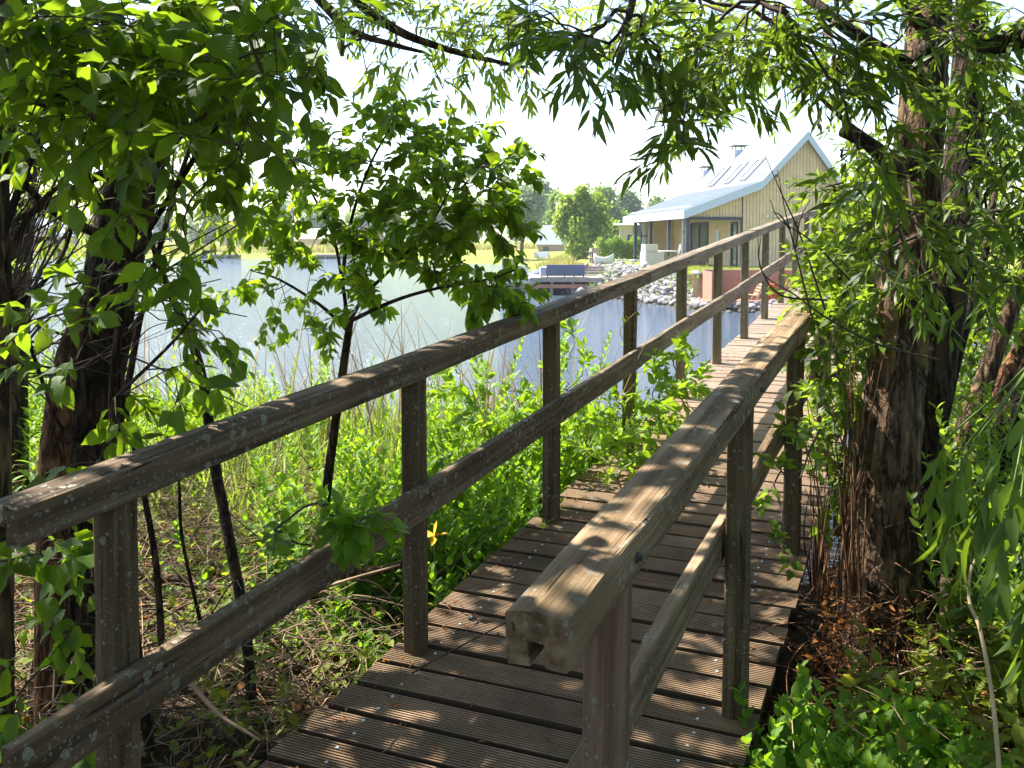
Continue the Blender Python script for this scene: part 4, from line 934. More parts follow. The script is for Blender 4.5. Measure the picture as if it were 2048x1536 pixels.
far_tree(1226, 432, 500, 74, 62, M['far_bright'], 'small light green tree just above the clipped hedge', 207, 5000, 0.24, 'tree', 0.02)
far_tree(1298, 392, 505, 132, 60, M['far_green'], 'feathery green tree top showing over the porch roof edge', 208, 4500, 0.45)
far_tree(1340, 400, 505, 128, 60, M['far_bright'], 'light green tree hidden mostly by the porch roof', 209, 3500, 0.45)
far_tree(1175, 380, 500, 140, 60, M['far_silver'], 'thin grey-green tree top behind the yellow-green tree', 210, 3500, 0.5)
for i, (px, pt, d, wp, mt, lb) in enumerate([(412, 398, 150, 90, 'far_silver', 'grey-green hazy tree left of the gabled brick cottage'), (560, 405, 165, 90, 'far_dark', 'hazy dark tree right behind the gabled brick cottage'),
        (650, 400, 170, 110, 'far_silver', 'hazy grey tree behind the long low roof across the lake'), (300, 402, 160, 120, 'far_dark', 'hazy tree half hidden by the leaning trunk across the lake'), (200, 408, 165, 110, 'far_silver', 'hazy grey-green tree across the lake behind the leaning trunk'),
        (80, 400, 150, 120, 'far_green', 'hazy green tree across the lake at the cottage with the pale wall'), (750, 398, 160, 120, 'far_green', 'hazy green tree across the lake behind the slim sapling'), (860, 392, 150, 120, 'far_silver', 'hazy silver tree across the lake behind the sapling crown'), (950, 396, 150, 110, 'far_green', 'hazy green tree across the lake left of the round silvery willow'), (5, 408, 155, 90, 'far_dark', 'hazy dark tree across the lake at the edge of the view'), (500, 402, 175, 90, 'far_green', 'hazy green tree top above the gabled brick cottage')]):
    far_tree(px, pt, 500, d, wp, M[mt], lb, 230 + i, 3200, 0.62, 'tree', 0.08, group='hazy trees across the lake')
hd = thing('clipped_hedge', bx(1262, 56), 56, 0.44, 0.03, 'bright green clipped hedge behind the porch and the white benches', 'hedge')
r = rs(77); n = 16000; P = np.column_stack([r.uniform(-2.0, 4.4, n), r.uniform(-0.45, 0.45, n), r.uniform(0, 1, n) ** 0.7 * 1.3]); P[:, 2] *= 1 + 0.10 * np.sin(P[:, 0] * 5.2) + 0.06 * np.sin(P[:, 0] * 13); P[:, 1] *= 1 + 0.12 * np.sin(P[:, 0] * 8)
leaves('foliage', M['hedge_leaf'], P, r.normal(0, 0.6, (n, 3)) + [0, -0.3, 0.6], r.normal(0, 0.6, (n, 3)) + [0, -0.6, 0.5], r.uniform(0.06, 0.13, n), 'quad', hd, 78, wid=1.2)
tubes_mesh('stems', M['twig'], [(np.array([(x, 0, -0.05), (x + 0.05, 0.02, 0.6), (x, 0, 1.1)]), [0.03, 0.02, 0.008]) for x in np.arange(-1.9, 4.3, 0.35)], hd)
# tall yellow grass beyond the dock, and grass on the lawn's edges
def grass_patch(name, label, n, fn, L0, L1, mat, seed, kind='blade', lean=0.35, wid=1.0, cat='grass'):
    r = rs(seed); P = []
    while len(P) < n:
        X, Y = fn(r); P.append((X, Y))
    P = np.array(P); Z = terrain(P[:, 0], P[:, 1]); W3 = np.stack([CAM[0] + P[:, 0] * CT - P[:, 1] * ST, P[:, 0] * ST + P[:, 1] * CT, Z - 0.01], -1)
    D = np.column_stack([r.normal(0, lean, n), r.normal(0, lean, n), np.ones(n)]); Nn = r.normal(0, 1, (n, 3))
    o = leaves(name, mat, W3, D, Nn, r.uniform(L0, L1, n), kind, None, seed, 0.1, 0.35, None, wid); tag(o, label, cat, None, 'stuff'); return o
fmat('tall_grass', (0.26, 0.26, 0.05), (0.44, 0.38, 0.11), (0.6, 0.55, 0.15)); fmat('lawn_grass', (0.22, 0.26, 0.035), (0.36, 0.36, 0.06), (0.5, 0.5, 0.08))
grass_patch('tall_grass', 'tall yellow-green grass behind the dock and under the bright tree', 3600, lambda r: (r.uniform(1.8, 3.7), r.uniform(55, 68)), 0.3, 0.75, M['tall_grass'], 301, wid=1.8)
grass_patch('lawn_grass', 'short yellow-green lawn around the lake house', 16000, lambda r: (r.uniform(5.5, 13), r.uniform(33.7, 43)), 0.05, 0.11, M['lawn_grass'], 302, wid=3.0)
grass_patch('shore_grass', 'rough grass along the far shore of the lake', 9000, lambda r: (r.uniform(-62, 6), 119.5 + r.uniform(-0.5, 8)), 0.3, 0.9, M['tall_grass'], 303, wid=3.5)
# far cottages ---------------------------------------------------------
def cottage(px, d, wpx, eave_py, ridge_py, label, wallm, roofm, gable=True, cat='house', wins=((0.25, 0.45), (0.6, 0.85)), rz=0.0, door=True, ch=False):
    q = FPX / d; X = (px - 1024) / q; zb = 0.15; W_ = wpx / q; ze = 1.6727 - (eave_py - 480) / q - zb; zr = 1.6727 - (ridge_py - 480) / q - zb; e = thing('cottage', X, d, zb, rz, label, cat)
    m = MB(); Dp = W_ * 0.9
    if gable: m.prism([(-W_ / 2, -0.4), (W_ / 2, -0.4), (W_ / 2, ze), (0, zr - 0.1), (-W_ / 2, ze)][::-1], 0, Dp)
    else: m.box((-W_ / 2, 0, -0.4), (W_ / 2, Dp * 0.5, ze))
    m.build('wall', wallm, e)
    if gable:
        m = MB()
        for s in (-1, 1): a = (s * (W_ / 2 + 0.5), ze - 0.45); b = (0, zr + 0.1); m.prism([a, b, (b[0], b[1] + 0.22), (a[0], a[1] + 0.22)], -0.5, Dp + 0.4)
    else:
        m = MB(); m.prism([(-0.5, ze - 0.05), (Dp * 0.25, zr), (Dp * 0.5 + 0.5, ze - 0.05), (Dp * 0.25, zr + 0.2 - 0.02 + 0.001), (-0.5, ze + 0.15)][:3], -W_ / 2 - 0.4, W_ / 2 + 0.4, 0, 'x')
    ro = m.build('roof', roofm, e)
    for (a, b) in wins:
        m = MB(); x0, x1 = -W_ / 2 + a * W_, -W_ / 2 + b * W_; m.box((x0, -0.06, 0.1), (x1, -0.01, ze * 0.72)); w_ = m.build('window', M['darkmetal'], e)
        m = MB(); m.box((x0 + 0.12, -0.08, 0.25), ((x0 + x1) / 2 - 0.05, -0.061, ze * 0.68)); m.box(((x0 + x1) / 2 + 0.05, -0.08, 0.25), (x1 - 0.12, -0.061, ze * 0.68)); m.build('pane', M['glass'], w_)
    if ch: m = MB(); m.box((W_ * 0.2, Dp * 0.15, ze), (W_ * 0.2 + 1.0, Dp * 0.15 + 1.0, zr + 2.6)); m.build('chimney', M['whitepaint'], ro)
    return e
cottage(488, 128, 96, 466, 436, 'gabled brick cottage with dark glazing on the far shore', M['brick'], M['greycloth'], True)
cottage(660, 135, 130, 478, 458, 'long low cottage with a white roof on the far shore', M['siding'], M['whitepaint'], False, wins=((0.65, 0.8),))
cottage(735, 130, 60, 470, 448, 'small brown gabled cottage behind the slim sapling on the far shore', M['brick'], M['greycloth'], True, wins=((0.3, 0.7),))
cottage(60, 130, 110, 470, 440, 'brown cottage on the far shore at the edge of the view', M['brick'], M['greycloth'], True)
cottage(255, 140, 90, 472, 450, 'pale cottage on the far shore behind the leaning trunk', M['siding'], M['greycloth'], False)
cottage(1102, 104, 52, 488, 450, 'white-roofed cottage with a tall white chimney behind the lawn', M['brick'], M['whitepaint'], False, wins=((0.2, 0.4),), ch=True)
cottage(1252, 66, 26, 448, 446, 'pale flat-roofed garden pavilion behind the porch end', M['stone'], M['whitepaint'], False, 'pavilion', wins=((0.6, 0.9),))
# far docks
for px_, wd_, lb in ((430, 90, 'low grey jetty in front of the gabled brick cottage'), (650, 170, 'long pale jetty in front of the low white-roofed cottage'), (60, 120, 'low grey jetty on the far shore at the edge of the view')):
    q = FPX / 116.0; e = thing('jetty', (px_ - 1024) / q, 116.0, WATER, 0, lb, 'jetty', 'jetties on the far shore'); W_ = wd_ / q
    m = MB(); m.box((-W_ / 2, 0, 0.30), (W_ / 2, 2.0, 0.55)); m.build('boards', M['greywood'], e)
    for k in range(5): m = MB(); m.tube([(-W_ / 2 + 0.3 + k * (W_ - 0.6) / 4, 0.2, -0.8), (-W_ / 2 + 0.3 + k * (W_ - 0.6) / 4, 0.2, 0.30)], 0.13, 8); m.build('pile', M['greywood'], e)
# low stone quay in the inlet with a path on the lawn
qv = thing('stone_quay', bx(1068, 90), 89.2, WATER, 0, 'low dark stone quay wall with pale posts across the inlet', 'quay')
m = MB(); [m.box((-3.0 + k * 0.46, r.uniform(0, 0.1), -0.6), (-2.56 + k * 0.46, 0.6, 0.62 + r.uniform(-0.05, 0.05))) for k in range(10)]; m.build('wall', M['rock'], qv)
for k in range(6): m = MB(); m.tube([(-3.0 + k * 1.1, -0.2, -0.5), (-3.0 + k * 1.1, -0.2, 0.95)], 0.07, 8); m.build('post', M['greywood'], qv)
pth = MB()
for k in range(8):
    a = cf(bx(1085, 93 + k), 92 + k * 1.2, 0); a[2] = gz(a[0], a[1]) + 0.03; pth.box((a[0] - 0.7, a[1] - 0.62, a[2] - 0.05), (a[0] + 0.7, a[1] + 0.62, a[2] + 0.01))
o = pth.build('path', M['greycloth']); o['kind'] = 'structure'

# ------------------------------------------------------------------ near trees and shrubs
def plant(name, label, cat, loc, group=None): return empty(name, loc, 0, label, cat, group)
def foliage_set(parent, loc, roots, targets, leafm, twigm, seed, kind, sp, rtip=0.0016, rmax=0.03, wander=0.09, pl=0.25, names=('branches', 'foliage'), sides=5, fold=0.18, curl=0.25, wid=1.0):
    polys, tips = grow(roots, targets, seed, rtip, rmax, wander, pl)
    p2, P, D, Nn, L = sprays(tips, seed + 1, **sp)
    a = tubes_mesh(names[0], twigm, polys + p2, None, sides); b = leaves(names[1], leafm, P, D, Nn, L, kind, None, seed + 2, fold, curl, None, wid)
    keep(parent, loc, [a, b]); return len(P)
NL = 0
def rootline(spec, n=6):
    pts = np.array([PT(a, b, d) for a, b, d in spec]); return list(spline(pts, n))

SHADE_CANOPY = [(-6.0, -2.6, -1.0, 3.2, 3.6, 5.2, 4800), (-2.6, -0.6, -1.5, 0.9, 3.6, 4.6, 4500), (-2.6, -0.6, 0.9, 3.7, 3.6, 4.6, 1900), (-0.6, 0.8, -1.5, 3.0, 3.6, 5.0, 3600), (0.6, 4.6, -2.0, 3.6, 3.4, 4.8, 9000), (-2.4, -1.4, 3.9, 5.3, 3.7, 4.3, 700), (2.2, 5.5, 3.0, 6.0, 3.8, 5.0, 8000), (0.8, 3.0, 2.8, 5.5, 3.9, 4.8, 4000),
          (-5.0, 6.0, -3.5, -1.8, 0.2, 4.0, 12000), (4.6, 6.2, -2.0, 5.0, 0.2, 4.2, 9000), (-6.5, -5.0, -2.5, 0.6, 0.3, 3.8, 4000)]  # unseen leaf boxes, added to block sun and sky light
WS = dict(length=(0.13, 0.24), nleaf=(8, 12), lsize=(0.070, 0.112), droop=0.28, angle=0.72, spread=0.75, upbias=0.5, rt=0.0015)
# --- big willow on the right bank
loc = gpt(1775, 1330, 3.85)
t3 = plant('willow_tree', 'thick furrowed willow trunk beside the right handrail, sunlit along one edge', 'tree', loc)
spec3 = [(1770, 1460, 3.7, 205), (1770, 1330, 3.75, 165), (1768, 1200, 3.8, 148), (1770, 1050, 3.8, 130), (1783, 850, 3.8, 112), (1802, 650, 3.85, 106), (1822, 450, 3.9, 104), (1842, 250, 3.95, 92), (1856, 60, 4.0, 84), (1868, -150, 4.0, 74), (1890, -420, 4.1, 56), (1900, -800, 4.2, 36)]
o = big_trunk('trunk', M['bark_willow'], spec3, None, 3, 44, 0.10, 14); keep(t3, loc, [o])
root3 = rootline([(1842, 250, 3.95), (1856, 60, 4.0), (1868, -150, 4.0), (1890, -420, 4.1)], 5)
limb = [(1850, 60, 4.0), (1740, -60, 3.6), (1560, -90, 3.3), (1430, -80, 3.1), (1250, -60, 3.0)]
limb2 = [(1850, 150, 3.95), (1700, 60, 3.9), (1500, -80, 4.2), (1200, -160, 4.4)]
def limb_mesh(name, spec, r0, r1, mat, seed): 
    pts = np.array([PT(a, b, d) for a, b, d in spec]); return ridged(name, mat, pts, np.linspace(r0, r1, len(pts)), None, seed, 10, 0.06, 6)
keep(t3, loc, [limb_mesh('limb', limb, 0.030, 0.010, M['bark_dark'], 31), limb_mesh('limb', limb2, 0.035, 0.012, M['bark_dark'], 32), limb_mesh('limb', [(1845, 110, 3.95), (1900, 70, 3.7), (1990, 90, 3.4), (2100, 60, 3.2)], 0.045, 0.03, M['bark_dark'], 33),
    limb_mesh('broken_branch', [(1800, 350, 3.75), (1740, 290, 3.5), (1684, 262, 3.45)], 0.030, 0.020, M['bark_dark'], 34), limb_mesh('broken_branch', [(1770, 300, 3.7), (1700, 250, 3.55), (1640, 195, 3.5)], 0.014, 0.007, M['bark_willow'], 35)])
B3 = [(1080, 40, 60, 40, 3.0, 7), (1140, 90, 60, 50, 2.9, 7), (1200, 110, 60, 60, 2.8, 9), (1270, 60, 80, 60, 3.0, 10), (1340, 60, 80, 60, 3.2, 10), (1350, 170, 60, 60, 3.1, 7), (1440, 110, 90, 70, 3.2, 14),
      (1340, 215, 45, 45, 3.0, 8), (1370, 275, 30, 25, 2.95, 4), (1500, 60, 100, 60, 3.4, 14), (1540, 90, 80, 40, 3.4, 11), (1620, 80, 100, 70, 3.3, 15), (1700, 150, 50, 40, 3.3, 9), (1740, 120, 80, 100, 3.4, 14), (1770, 280, 60, 90, 3.3, 11), (1800, 400, 60, 60, 3.3, 6), (1860, 60, 90, 80, 3.3, 9), (1790, 510, 60, 40, 3.4, 5), (1870, 560, 70, 40, 3.4, 5), (1850, 470, 50, 50, 3.4, 5)]
NL += foliage_set(t3, loc, root3 + rootline(limb, 5) + rootline(limb2, 5), blob_targets(B3, 1.35, 51), M['willow'], M['twig'], 52, 'willow', WS, 0.0016, 0.016, names=('branches', 'crown'))
B3b = [(1330, 40, 110, 60, 5.2, 16, 0.6), (1480, 90, 110, 80, 5.2, 20, 0.6), (1600, 60, 120, 90, 5.4, 20, 0.6), (1400, 110, 60, 40, 5.0, 7, 0.4), (1660, 170, 80, 60, 5.3, 12, .5), (1250, 20, 90, 50, 5.2, 10, .5)]
NL += foliage_set(t3, loc, rootline(limb2, 5), blob_targets(B3b, 1.4, 53), M['willow_light'], M['twig'], 54, 'willow', dict(WS, length=(0.15, 0.32), nleaf=(10, 16), lsize=(0.06, 0.10)), 0.0016, 0.016, names=('branches', 'crown'))
# shade overhead comes from leaf boxes added out of view, further down

# --- second willow behind it
loc = gpt(1850, 1150, 4.5)
t4 = plant('willow_tree', 'dark willow trunk leaning away right behind the sunlit one', 'tree', loc)
o = big_trunk('trunk', M['bark_dark'], [(1815, 1300, 4.4, 110), (1832, 1100, 4.45, 90), (1848, 900, 4.5, 76), (1880, 700, 4.5, 72), (1908, 500, 4.5, 72), (1926, 300, 4.55, 66), (1938, 100, 4.6, 58), (1945, -150, 4.7, 48), (1950, -500, 4.8, 30)], None, 5, 30, 0.10, 10); keep(t4, loc, [o])
B4 = [(1940, 110, 70, 90, 3.6, 12), (2010, 220, 60, 100, 3.5, 14), (1960, 300, 70, 90, 3.7, 12), (2010, 420, 60, 80, 3.6, 12), (1930, 430, 50, 60, 3.8, 8), (1980, 540, 80, 60, 3.7, 11), (1990, 40, 80, 60, 3.6, 10)]
NL += foliage_set(t4, loc, rootline([(1908, 500, 4.5), (1926, 300, 4.55), (1938, 100, 4.6), (1945, -150, 4.7)], 5), blob_targets(B4, 1.5, 61), M['willow'], M['twig'], 62, 'willow', WS, 0.0016, 0.02, names=('branches', 'crown'))
# --- further leaning stems on the right
for k, (lb, mt, sp_, sd_) in enumerate([('slim dark stem crossing behind the two willow trunks', 'bark_dark', [(1838, 1100, 4.6, 30), (1857, 972, 4.6, 28), (1884, 836, 4.6, 26), (1926, 668, 4.6, 20), (1960, 560, 4.6, 16), (1990, 380, 4.7, 12)], 71),
        ('sun-dappled stem leaning toward the picture edge behind the hanging spray', 'bark_willow', [(1850, 1130, 5.0, 60), (1873, 993, 5.0, 52), (1915, 900, 5.0, 46), (1952, 815, 5.0, 40), (1994, 694, 5.0, 34), (2030, 600, 5.0, 30), (2090, 430, 5.0, 24)], 72),
        ('orange-lit stem at the picture edge, the most slanting of the willow stems', 'bark_red', [(1935, 960, 5.2, 40), (1985, 810, 5.2, 36), (2030, 722, 5.2, 32), (2075, 640, 5.2, 28), (2160, 480, 5.2, 22)], 73),
        ('thick shaded stem rising at the picture edge beside the orange-lit one', 'bark_dark', [(1900, 1150, 4.7, 80), (1950, 1010, 4.7, 66), (2010, 880, 4.7, 60), (2060, 760, 4.7, 54), (2130, 560, 4.7, 44)], 74),
        ('short orange sucker pressed against the foot of the sunlit willow trunk', 'bark_red', [(1698, 1110, 3.9, 15), (1700, 1040, 3.9, 14), (1706, 985, 3.9, 13), (1726, 925, 3.92, 11), (1748, 860, 3.95, 8)], 75)]):
    loc = gpt(*sp_[0][:3]); pl_ = plant('leaning_willow', lb, 'tree', loc, 'leaning willow stems on the right bank')
    keep(pl_, loc, [big_trunk('trunk', M[mt], sp_, None, sd_, 18, 0.08, 8)])
# bright leaves in the sun behind the right trunks
loc = gpt(1960, 900, 7.5); bg1 = plant('willow_thicket', 'bright backlit willow thicket glowing between the right trunks', 'thicket', loc)
BB = [(1950, 330, 80, 70, 7.0, 12, .6), (2010, 480, 60, 80, 7.0, 14, .6), (1930, 560, 50, 60, 7.0, 10, .6), (1960, 650, 80, 70, 7.2, 16, .6), (1930, 760, 60, 60, 7.2, 12, .6), (1980, 830, 70, 60, 7.2, 14, .6), (1920, 900, 50, 60, 7.2, 12, .6), (2020, 700, 40, 80, 7.2, 10, .6), (2000, 960, 60, 50, 7.2, 12, .6), (2030, 250, 40, 80, 7.2, 10, .6), (1900, 1010, 40, 40, 7.0, 8, .5)]
NL += foliage_set(bg1, loc, [PT(1960, y, 7.4) for y in (1000, 850, 700, 500, 300, 150)], blob_targets(BB, 1.5, 81), M['willow_light'], M['twig'], 82, 'willow', dict(WS, length=(0.25, 0.5), nleaf=(14, 24), lsize=(0.07, 0.11)), 0.0025, 0.02, names=('branches', 'foliage'), wid=1.2)

# --- hanging spray close to the viewer, right
loc = gpt(2010, 1300, 1.75); hs = plant('willow_branch', 'hanging willow spray with long grey-green leaves near the lower right edge', 'branch', loc)
tips = [(PT(a, b, d), np.array([-0.15 * CT, -0.15 * ST, -1.0])) for a, b, d in [(1950, 880, 1.9), (1975, 850, 1.85), (2035, 930, 1.6), (2050, 800, 1.7), (1925, 900, 2.0), (2040, 1010, 1.65), (2005, 900, 1.8), (2060, 1110, 1.6), (1890, 880, 2.1)]]
p2, P, D, Nn, L = sprays(tips, 91, (0.22, 0.34), (13, 18), (0.075, 0.105), droop=0.9, angle=0.5, spread=0.22, upbias=0.2, rt=0.0016)
st_ = [(spline([PT(2140, 500, 1.7), PT(2080, 700, 1.75), t], 6), np.linspace(0.004, 0.0016, 13)) for t, d in tips]
keep(hs, loc, [tubes_mesh('stems', M['stem_green'], p2 + st_, None, 6), leaves('leaves', M['willow'], P, D, Nn, L, 'willow', None, 92, 0.2, 0.3, None, 1.15)])

# --- willow boughs across the top middle
loc = gpt(60, 1100, 5.6); w1 = plant('willow_tree', 'light-leaved willow whose thin boughs cross the top of the sky', 'tree', loc)
lm = [(150, -300, 6.2), (560, -120, 5.8), (760, 40, 5.5), (900, 100, 5.4), (1050, 135, 5.3)]; lm2 = [(500, -160, 5.8), (640, 0, 5.5), (700, 60, 5.4), (790, 90, 5.3), (850, 105, 5.3)]
keep(w1, loc, [big_trunk('trunk', M['bark_dark'], [(40, 1250, 5.6, 60), (30, 900, 5.6, 52), (40, 500, 5.7, 46), (90, 100, 5.9, 40), (150, -300, 6.2, 30)], None, 93, 18), limb_mesh('limb', lm, 0.05, 0.008, M['bark_dark'], 94), limb_mesh('limb', lm2, 0.035, 0.008, M['bark_dark'], 95),
    limb_mesh('limb', [(640, 0, 5.5), (682, 40, 5.4), (684, 112, 5.4)], 0.020, 0.012, M['bark_willow'], 96), limb_mesh('limb', [(688, 95, 5.4), (720, 78, 5.4), (760, 70, 5.4)], 0.010, 0.005, M['bark_dark'], 97)])
BW = [(700, 10, 90, 40, 5.4, 12), (780, 40, 60, 40, 5.4, 9), (760, 120, 50, 40, 5.3, 6), (830, 20, 80, 40, 5.5, 12), (870, 110, 60, 40, 5.3, 7), (930, 60, 70, 50, 5.4, 12), (985, 110, 60, 40, 5.3, 9), (1030, 140, 30, 25, 5.2, 4), (1020, 40, 60, 50, 5.5, 10), (880, 165, 45, 15, 5.2, 4), (560, 10, 70, 40, 5.4, 8), (640, 40, 50, 40, 5.4, 5), (1080, 20, 60, 40, 5.6, 8)]
NL += foliage_set(w1, loc, rootline(lm, 6) + rootline(lm2, 6), blob_targets(BW, 1.4, 101), M['willow_light'], M['twig'], 102, 'willow', dict(WS, length=(0.15, 0.30), nleaf=(9, 15), lsize=(0.065, 0.10), droop=0.8), 0.0018, 0.012, names=('branches', 'crown'), wid=1.1)
BW2 = [(60, 300, 70, 90, 5.6, 14, .5), (60, 480, 70, 60, 5.6, 12, .5), (180, 420, 60, 80, 5.5, 12, .5), (360, 330, 70, 70, 5.4, 12, .5), (440, 250, 60, 70, 5.4, 10, .5), (400, 420, 60, 60, 5.2, 9, .5), (120, 200, 90, 70, 5.8, 12, .5), (500, 130, 60, 60, 5.4, 8, .5), (330, 180, 80, 60, 5.6, 8, .5), (40, 640, 40, 40, 5.3, 3, .4)]
NL += foliage_set(w1, loc, [PT(a, b, 5.7) for a, b in ((30, 900), (35, 700), (40, 500), (60, 300), (90, 100))] + rootline(lm, 6)[:8], blob_targets(BW2, 1.4, 103), M['willow_light'], M['twig'], 104, 'willow', dict(WS, length=(0.2, 0.45), nleaf=(12, 20), lsize=(0.06, 0.1), droop=0.9), 0.0022, 0.016, names=('branches', 'crown'), wid=1.1)

# --- leaning dark trunk on the left, and its neighbours
loc = gpt(110, 1500, 3.3)
t1 = plant('leaning_tree', 'dark leaning tree trunk behind the left handrail end', 'tree', loc)
keep(t1, loc, [big_trunk('trunk', M['bark_dark'], [(118, 1560, 3.3, 150), (128, 1350, 3.4, 128), (150, 1150, 3.5, 112), (168, 950, 3.55, 104), (186, 800, 3.6, 100), (210, 640, 3.65, 100), (238, 480, 3.7, 104), (272, 340, 3.75, 100), (310, 200, 3.8, 92), (352, 60, 3.85, 84), (400, -120, 3.9, 70), (470, -400, 4.0, 50)], None, 7, 40, 0.10, 12),
    big_trunk('limb', M['bark_red'], [(104, 1500, 3.25, 64), (106, 1150, 3.3, 62), (110, 950, 3.35, 60), (118, 820, 3.4, 52), (134, 710, 3.45, 40), (170, 600, 3.5, 26)], None, 8, 26, 0.08, 10),
    limb_mesh('limb', [(275, 330, 3.7), (200, 350, 3.5), (110, 400, 3.4), (30, 440, 3.3)], 0.022, 0.010, M['bark_dark'], 9), limb_mesh('limb', [(200, 470, 3.6), (120, 430, 3.4), (60, 380, 3.3), (10, 300, 3.2)], 0.020, 0.010, M['bark_dark'], 10)])
loc = gpt(-14, 1500, 2.9)
t0 = plant('edge_tree', 'brown trunk cut by the left edge of the view', 'tree', loc)
keep(t0, loc, [big_trunk('trunk', M['bark_willow'], [(-20, 1560, 2.9, 90), (-16, 1200, 2.9, 78), (-14, 900, 2.9, 64), (-12, 600, 2.95, 58), (-14, 350, 3.0, 60), (10, 150, 3.0, 60), (30, -100, 3.0, 50)], None, 12, 26, 0.08, 10),
    limb_mesh('limb', [(0, 480, 2.95), (70, 300, 3.0), (130, 200, 3.05), (200, 60, 3.1)], 0.014, 0.006, M['bark_dark'], 14), limb_mesh('limb', [(0, 560, 2.95), (60, 430, 3.0), (150, 350, 3.05), (260, 300, 3.1)], 0.012, 0.005, M['bark_dark'], 15), limb_mesh('limb', [(0, 640, 2.95), (90, 560, 3.0), (140, 470, 3.05), (170, 300, 3.1)], 0.010, 0.004, M['bark_dark'], 16), limb_mesh('limb', [(0, 520, 2.95), (60, 690, 3.0), (120, 850, 3.05), (200, 930, 3.1)], 0.008, 0.004, M['bark_dark'], 17)])
r = rs(160); loc = gpt(60, 1200, 3.4); tb_ = plant('twig_tangle', 'tangle of thin bare branches fanning out beside the trunk at the left edge', 'branches', loc); polys = []
for k in range(64):
    y0 = r.uniform(420, 760); a = r.uniform(0.15, 1.45) * (1 if r.uniform() < 0.85 else -0.6); L_ = r.uniform(180, 520); x0 = r.uniform(-20, 40) if k % 3 else r.uniform(40, 260); d = r.uniform(2.9, 4.2)
    q = [(x0, y0, d), (x0 + L_ * .4 * math.cos(a), y0 - L_ * .4 * math.sin(a) + r.normal(0, 14), d + .05), (x0 + L_ * math.cos(a) + r.normal(0, 15), y0 - L_ * math.sin(a) + r.normal(0, 20), d + r.normal(0, .15))]
    c = spline([PT(*z) for z in q], 6); w0 = r.uniform(0.0022, 0.0065); polys.append((c, np.linspace(w0, w0 * .35, len(c))))
keep(tb_, loc, [tubes_mesh('stems', M['twig'], polys)])
# thin bare saplings behind the left rail
for lb, sp_, sd_ in [('bare grey-brown sapling stem crossing behind the middle of the left handrail', [(505, 1420, 3.3, 22), (490, 1250, 3.4, 22), (455, 1060, 3.5, 22), (428, 920, 3.6, 22), (405, 760, 3.65, 20), (378, 670, 3.7, 18), (338, 580, 3.75, 14), (300, 470, 3.8, 10), (280, 330, 3.8, 7)], 111),
        ('thin dark sapling stem just right of the first left post', [(326, 1330, 3.3, 15), (313, 1134, 3.4, 14), (290, 998, 3.5, 12), (262, 860, 3.6, 10), (245, 760, 3.6, 9), (270, 640, 3.6, 8)], 112),
        ('wavy dark sapling stem standing beside the leaning trunk', [(236, 900, 4.0, 16), (240, 850, 4.0, 15), (258, 760, 4.0, 14), (284, 620, 4.0, 13), (318, 500, 4.0, 12), (350, 380, 4.0, 10), (400, 240, 4.0, 8), (430, 130, 4.0, 6)], 113),
        ('thin straight dead stem between the two bare saplings', [(400, 1240, 3.4, 8), (365, 1080, 3.5, 7), (358, 960, 3.5, 6), (350, 820, 3.6, 5)], 114)]:
    loc = gpt(*sp_[0][:3]); pl_ = plant('sapling', lb, 'sapling', loc, 'thin saplings behind the left handrail'); keep(pl_, loc, [big_trunk('stem', M['bark_dark'], sp_, None, sd_, 10, 0.05, 8)])

# --- dogwood with large leaves, close
loc = gpt(330, 1480, 2.4)
dw = plant('dogwood_shrub', 'dogwood shrub with large veined leaves hanging in the upper left', 'shrub', loc)
DS = dict(length=(0.10, 0.24), nleaf=(3, 5), lsize=(0.045, 0.092), droop=0.6, opposite=True, angle=1.0, spread=0.7, upbias=0.9, rt=0.0018)
main = [(300, 1500, 2.8), (250, 1100, 2.8), (225, 800, 2.7), (260, 520, 2.6), (300, 300, 2.5), (330, 100, 2.5)]
main2 = [(260, 520, 2.6), (380, 330, 2.4), (470, 200, 2.3), (560, 90, 2.3)]; main3 = [(260, 520, 2.6), (150, 300, 2.5), (90, 120, 2.5), (60, -60, 2.5)]; main4 = [(225, 800, 2.7), (330, 700, 2.5), (400, 620, 2.4)]
keep(dw, loc, [limb_mesh('stem', main, 0.016, 0.006, M['bark_dark'], 121), limb_mesh('stem', main2, 0.009, 0.004, M['bark_dark'], 122), limb_mesh('stem', main3, 0.010, 0.004, M['bark_dark'], 123), limb_mesh('stem', main4, 0.006, 0.003, M['bark_dark'], 124)])
BD = [(80, 60, 90, 60, 2.3, 15), (70, 180, 80, 60, 2.3, 13), (220, 60, 80, 60, 2.3, 15), (230, 190, 80, 70, 2.2, 15), (330, 120, 80, 60, 2.2, 14), (410, 60, 70, 50, 2.2, 10), (430, 180, 60, 70, 2.1, 11), (520, 90, 60, 60, 2.1, 9), (600, 130, 30, 30, 2.1, 3), (470, 280, 50, 50, 2.1, 6), (300, 290, 60, 50, 2.3, 8), (120, 290, 70, 50, 2.4, 6), (370, 380, 40, 40, 2.4, 3), (230, 410, 50, 30, 2.5, 2),
      (340, 520, 50, 40, 2.5, 4), (190, 600, 60, 40, 2.5, 4), (340, 640, 60, 40, 2.5, 4), (140, 720, 50, 40, 2.6, 2), (350, 760, 60, 40, 2.6, 4), (420, 680, 30, 30, 2.5, 2), (270, 820, 60, 40, 2.7, 3), (60, 640, 40, 30, 2.6, 2), (190, 930, 50, 30, 2.8, 2)]
BD += [(100, 110, 110, 70, 2.7, 14), (260, 130, 110, 80, 2.7, 14), (400, 110, 90, 70, 2.6, 10), (120, 240, 80, 60, 2.8, 8), (330, 230, 80, 60, 2.7, 8), (470, 30, 80, 40, 2.5, 7), (560, 50, 50, 40, 2.4, 5)]
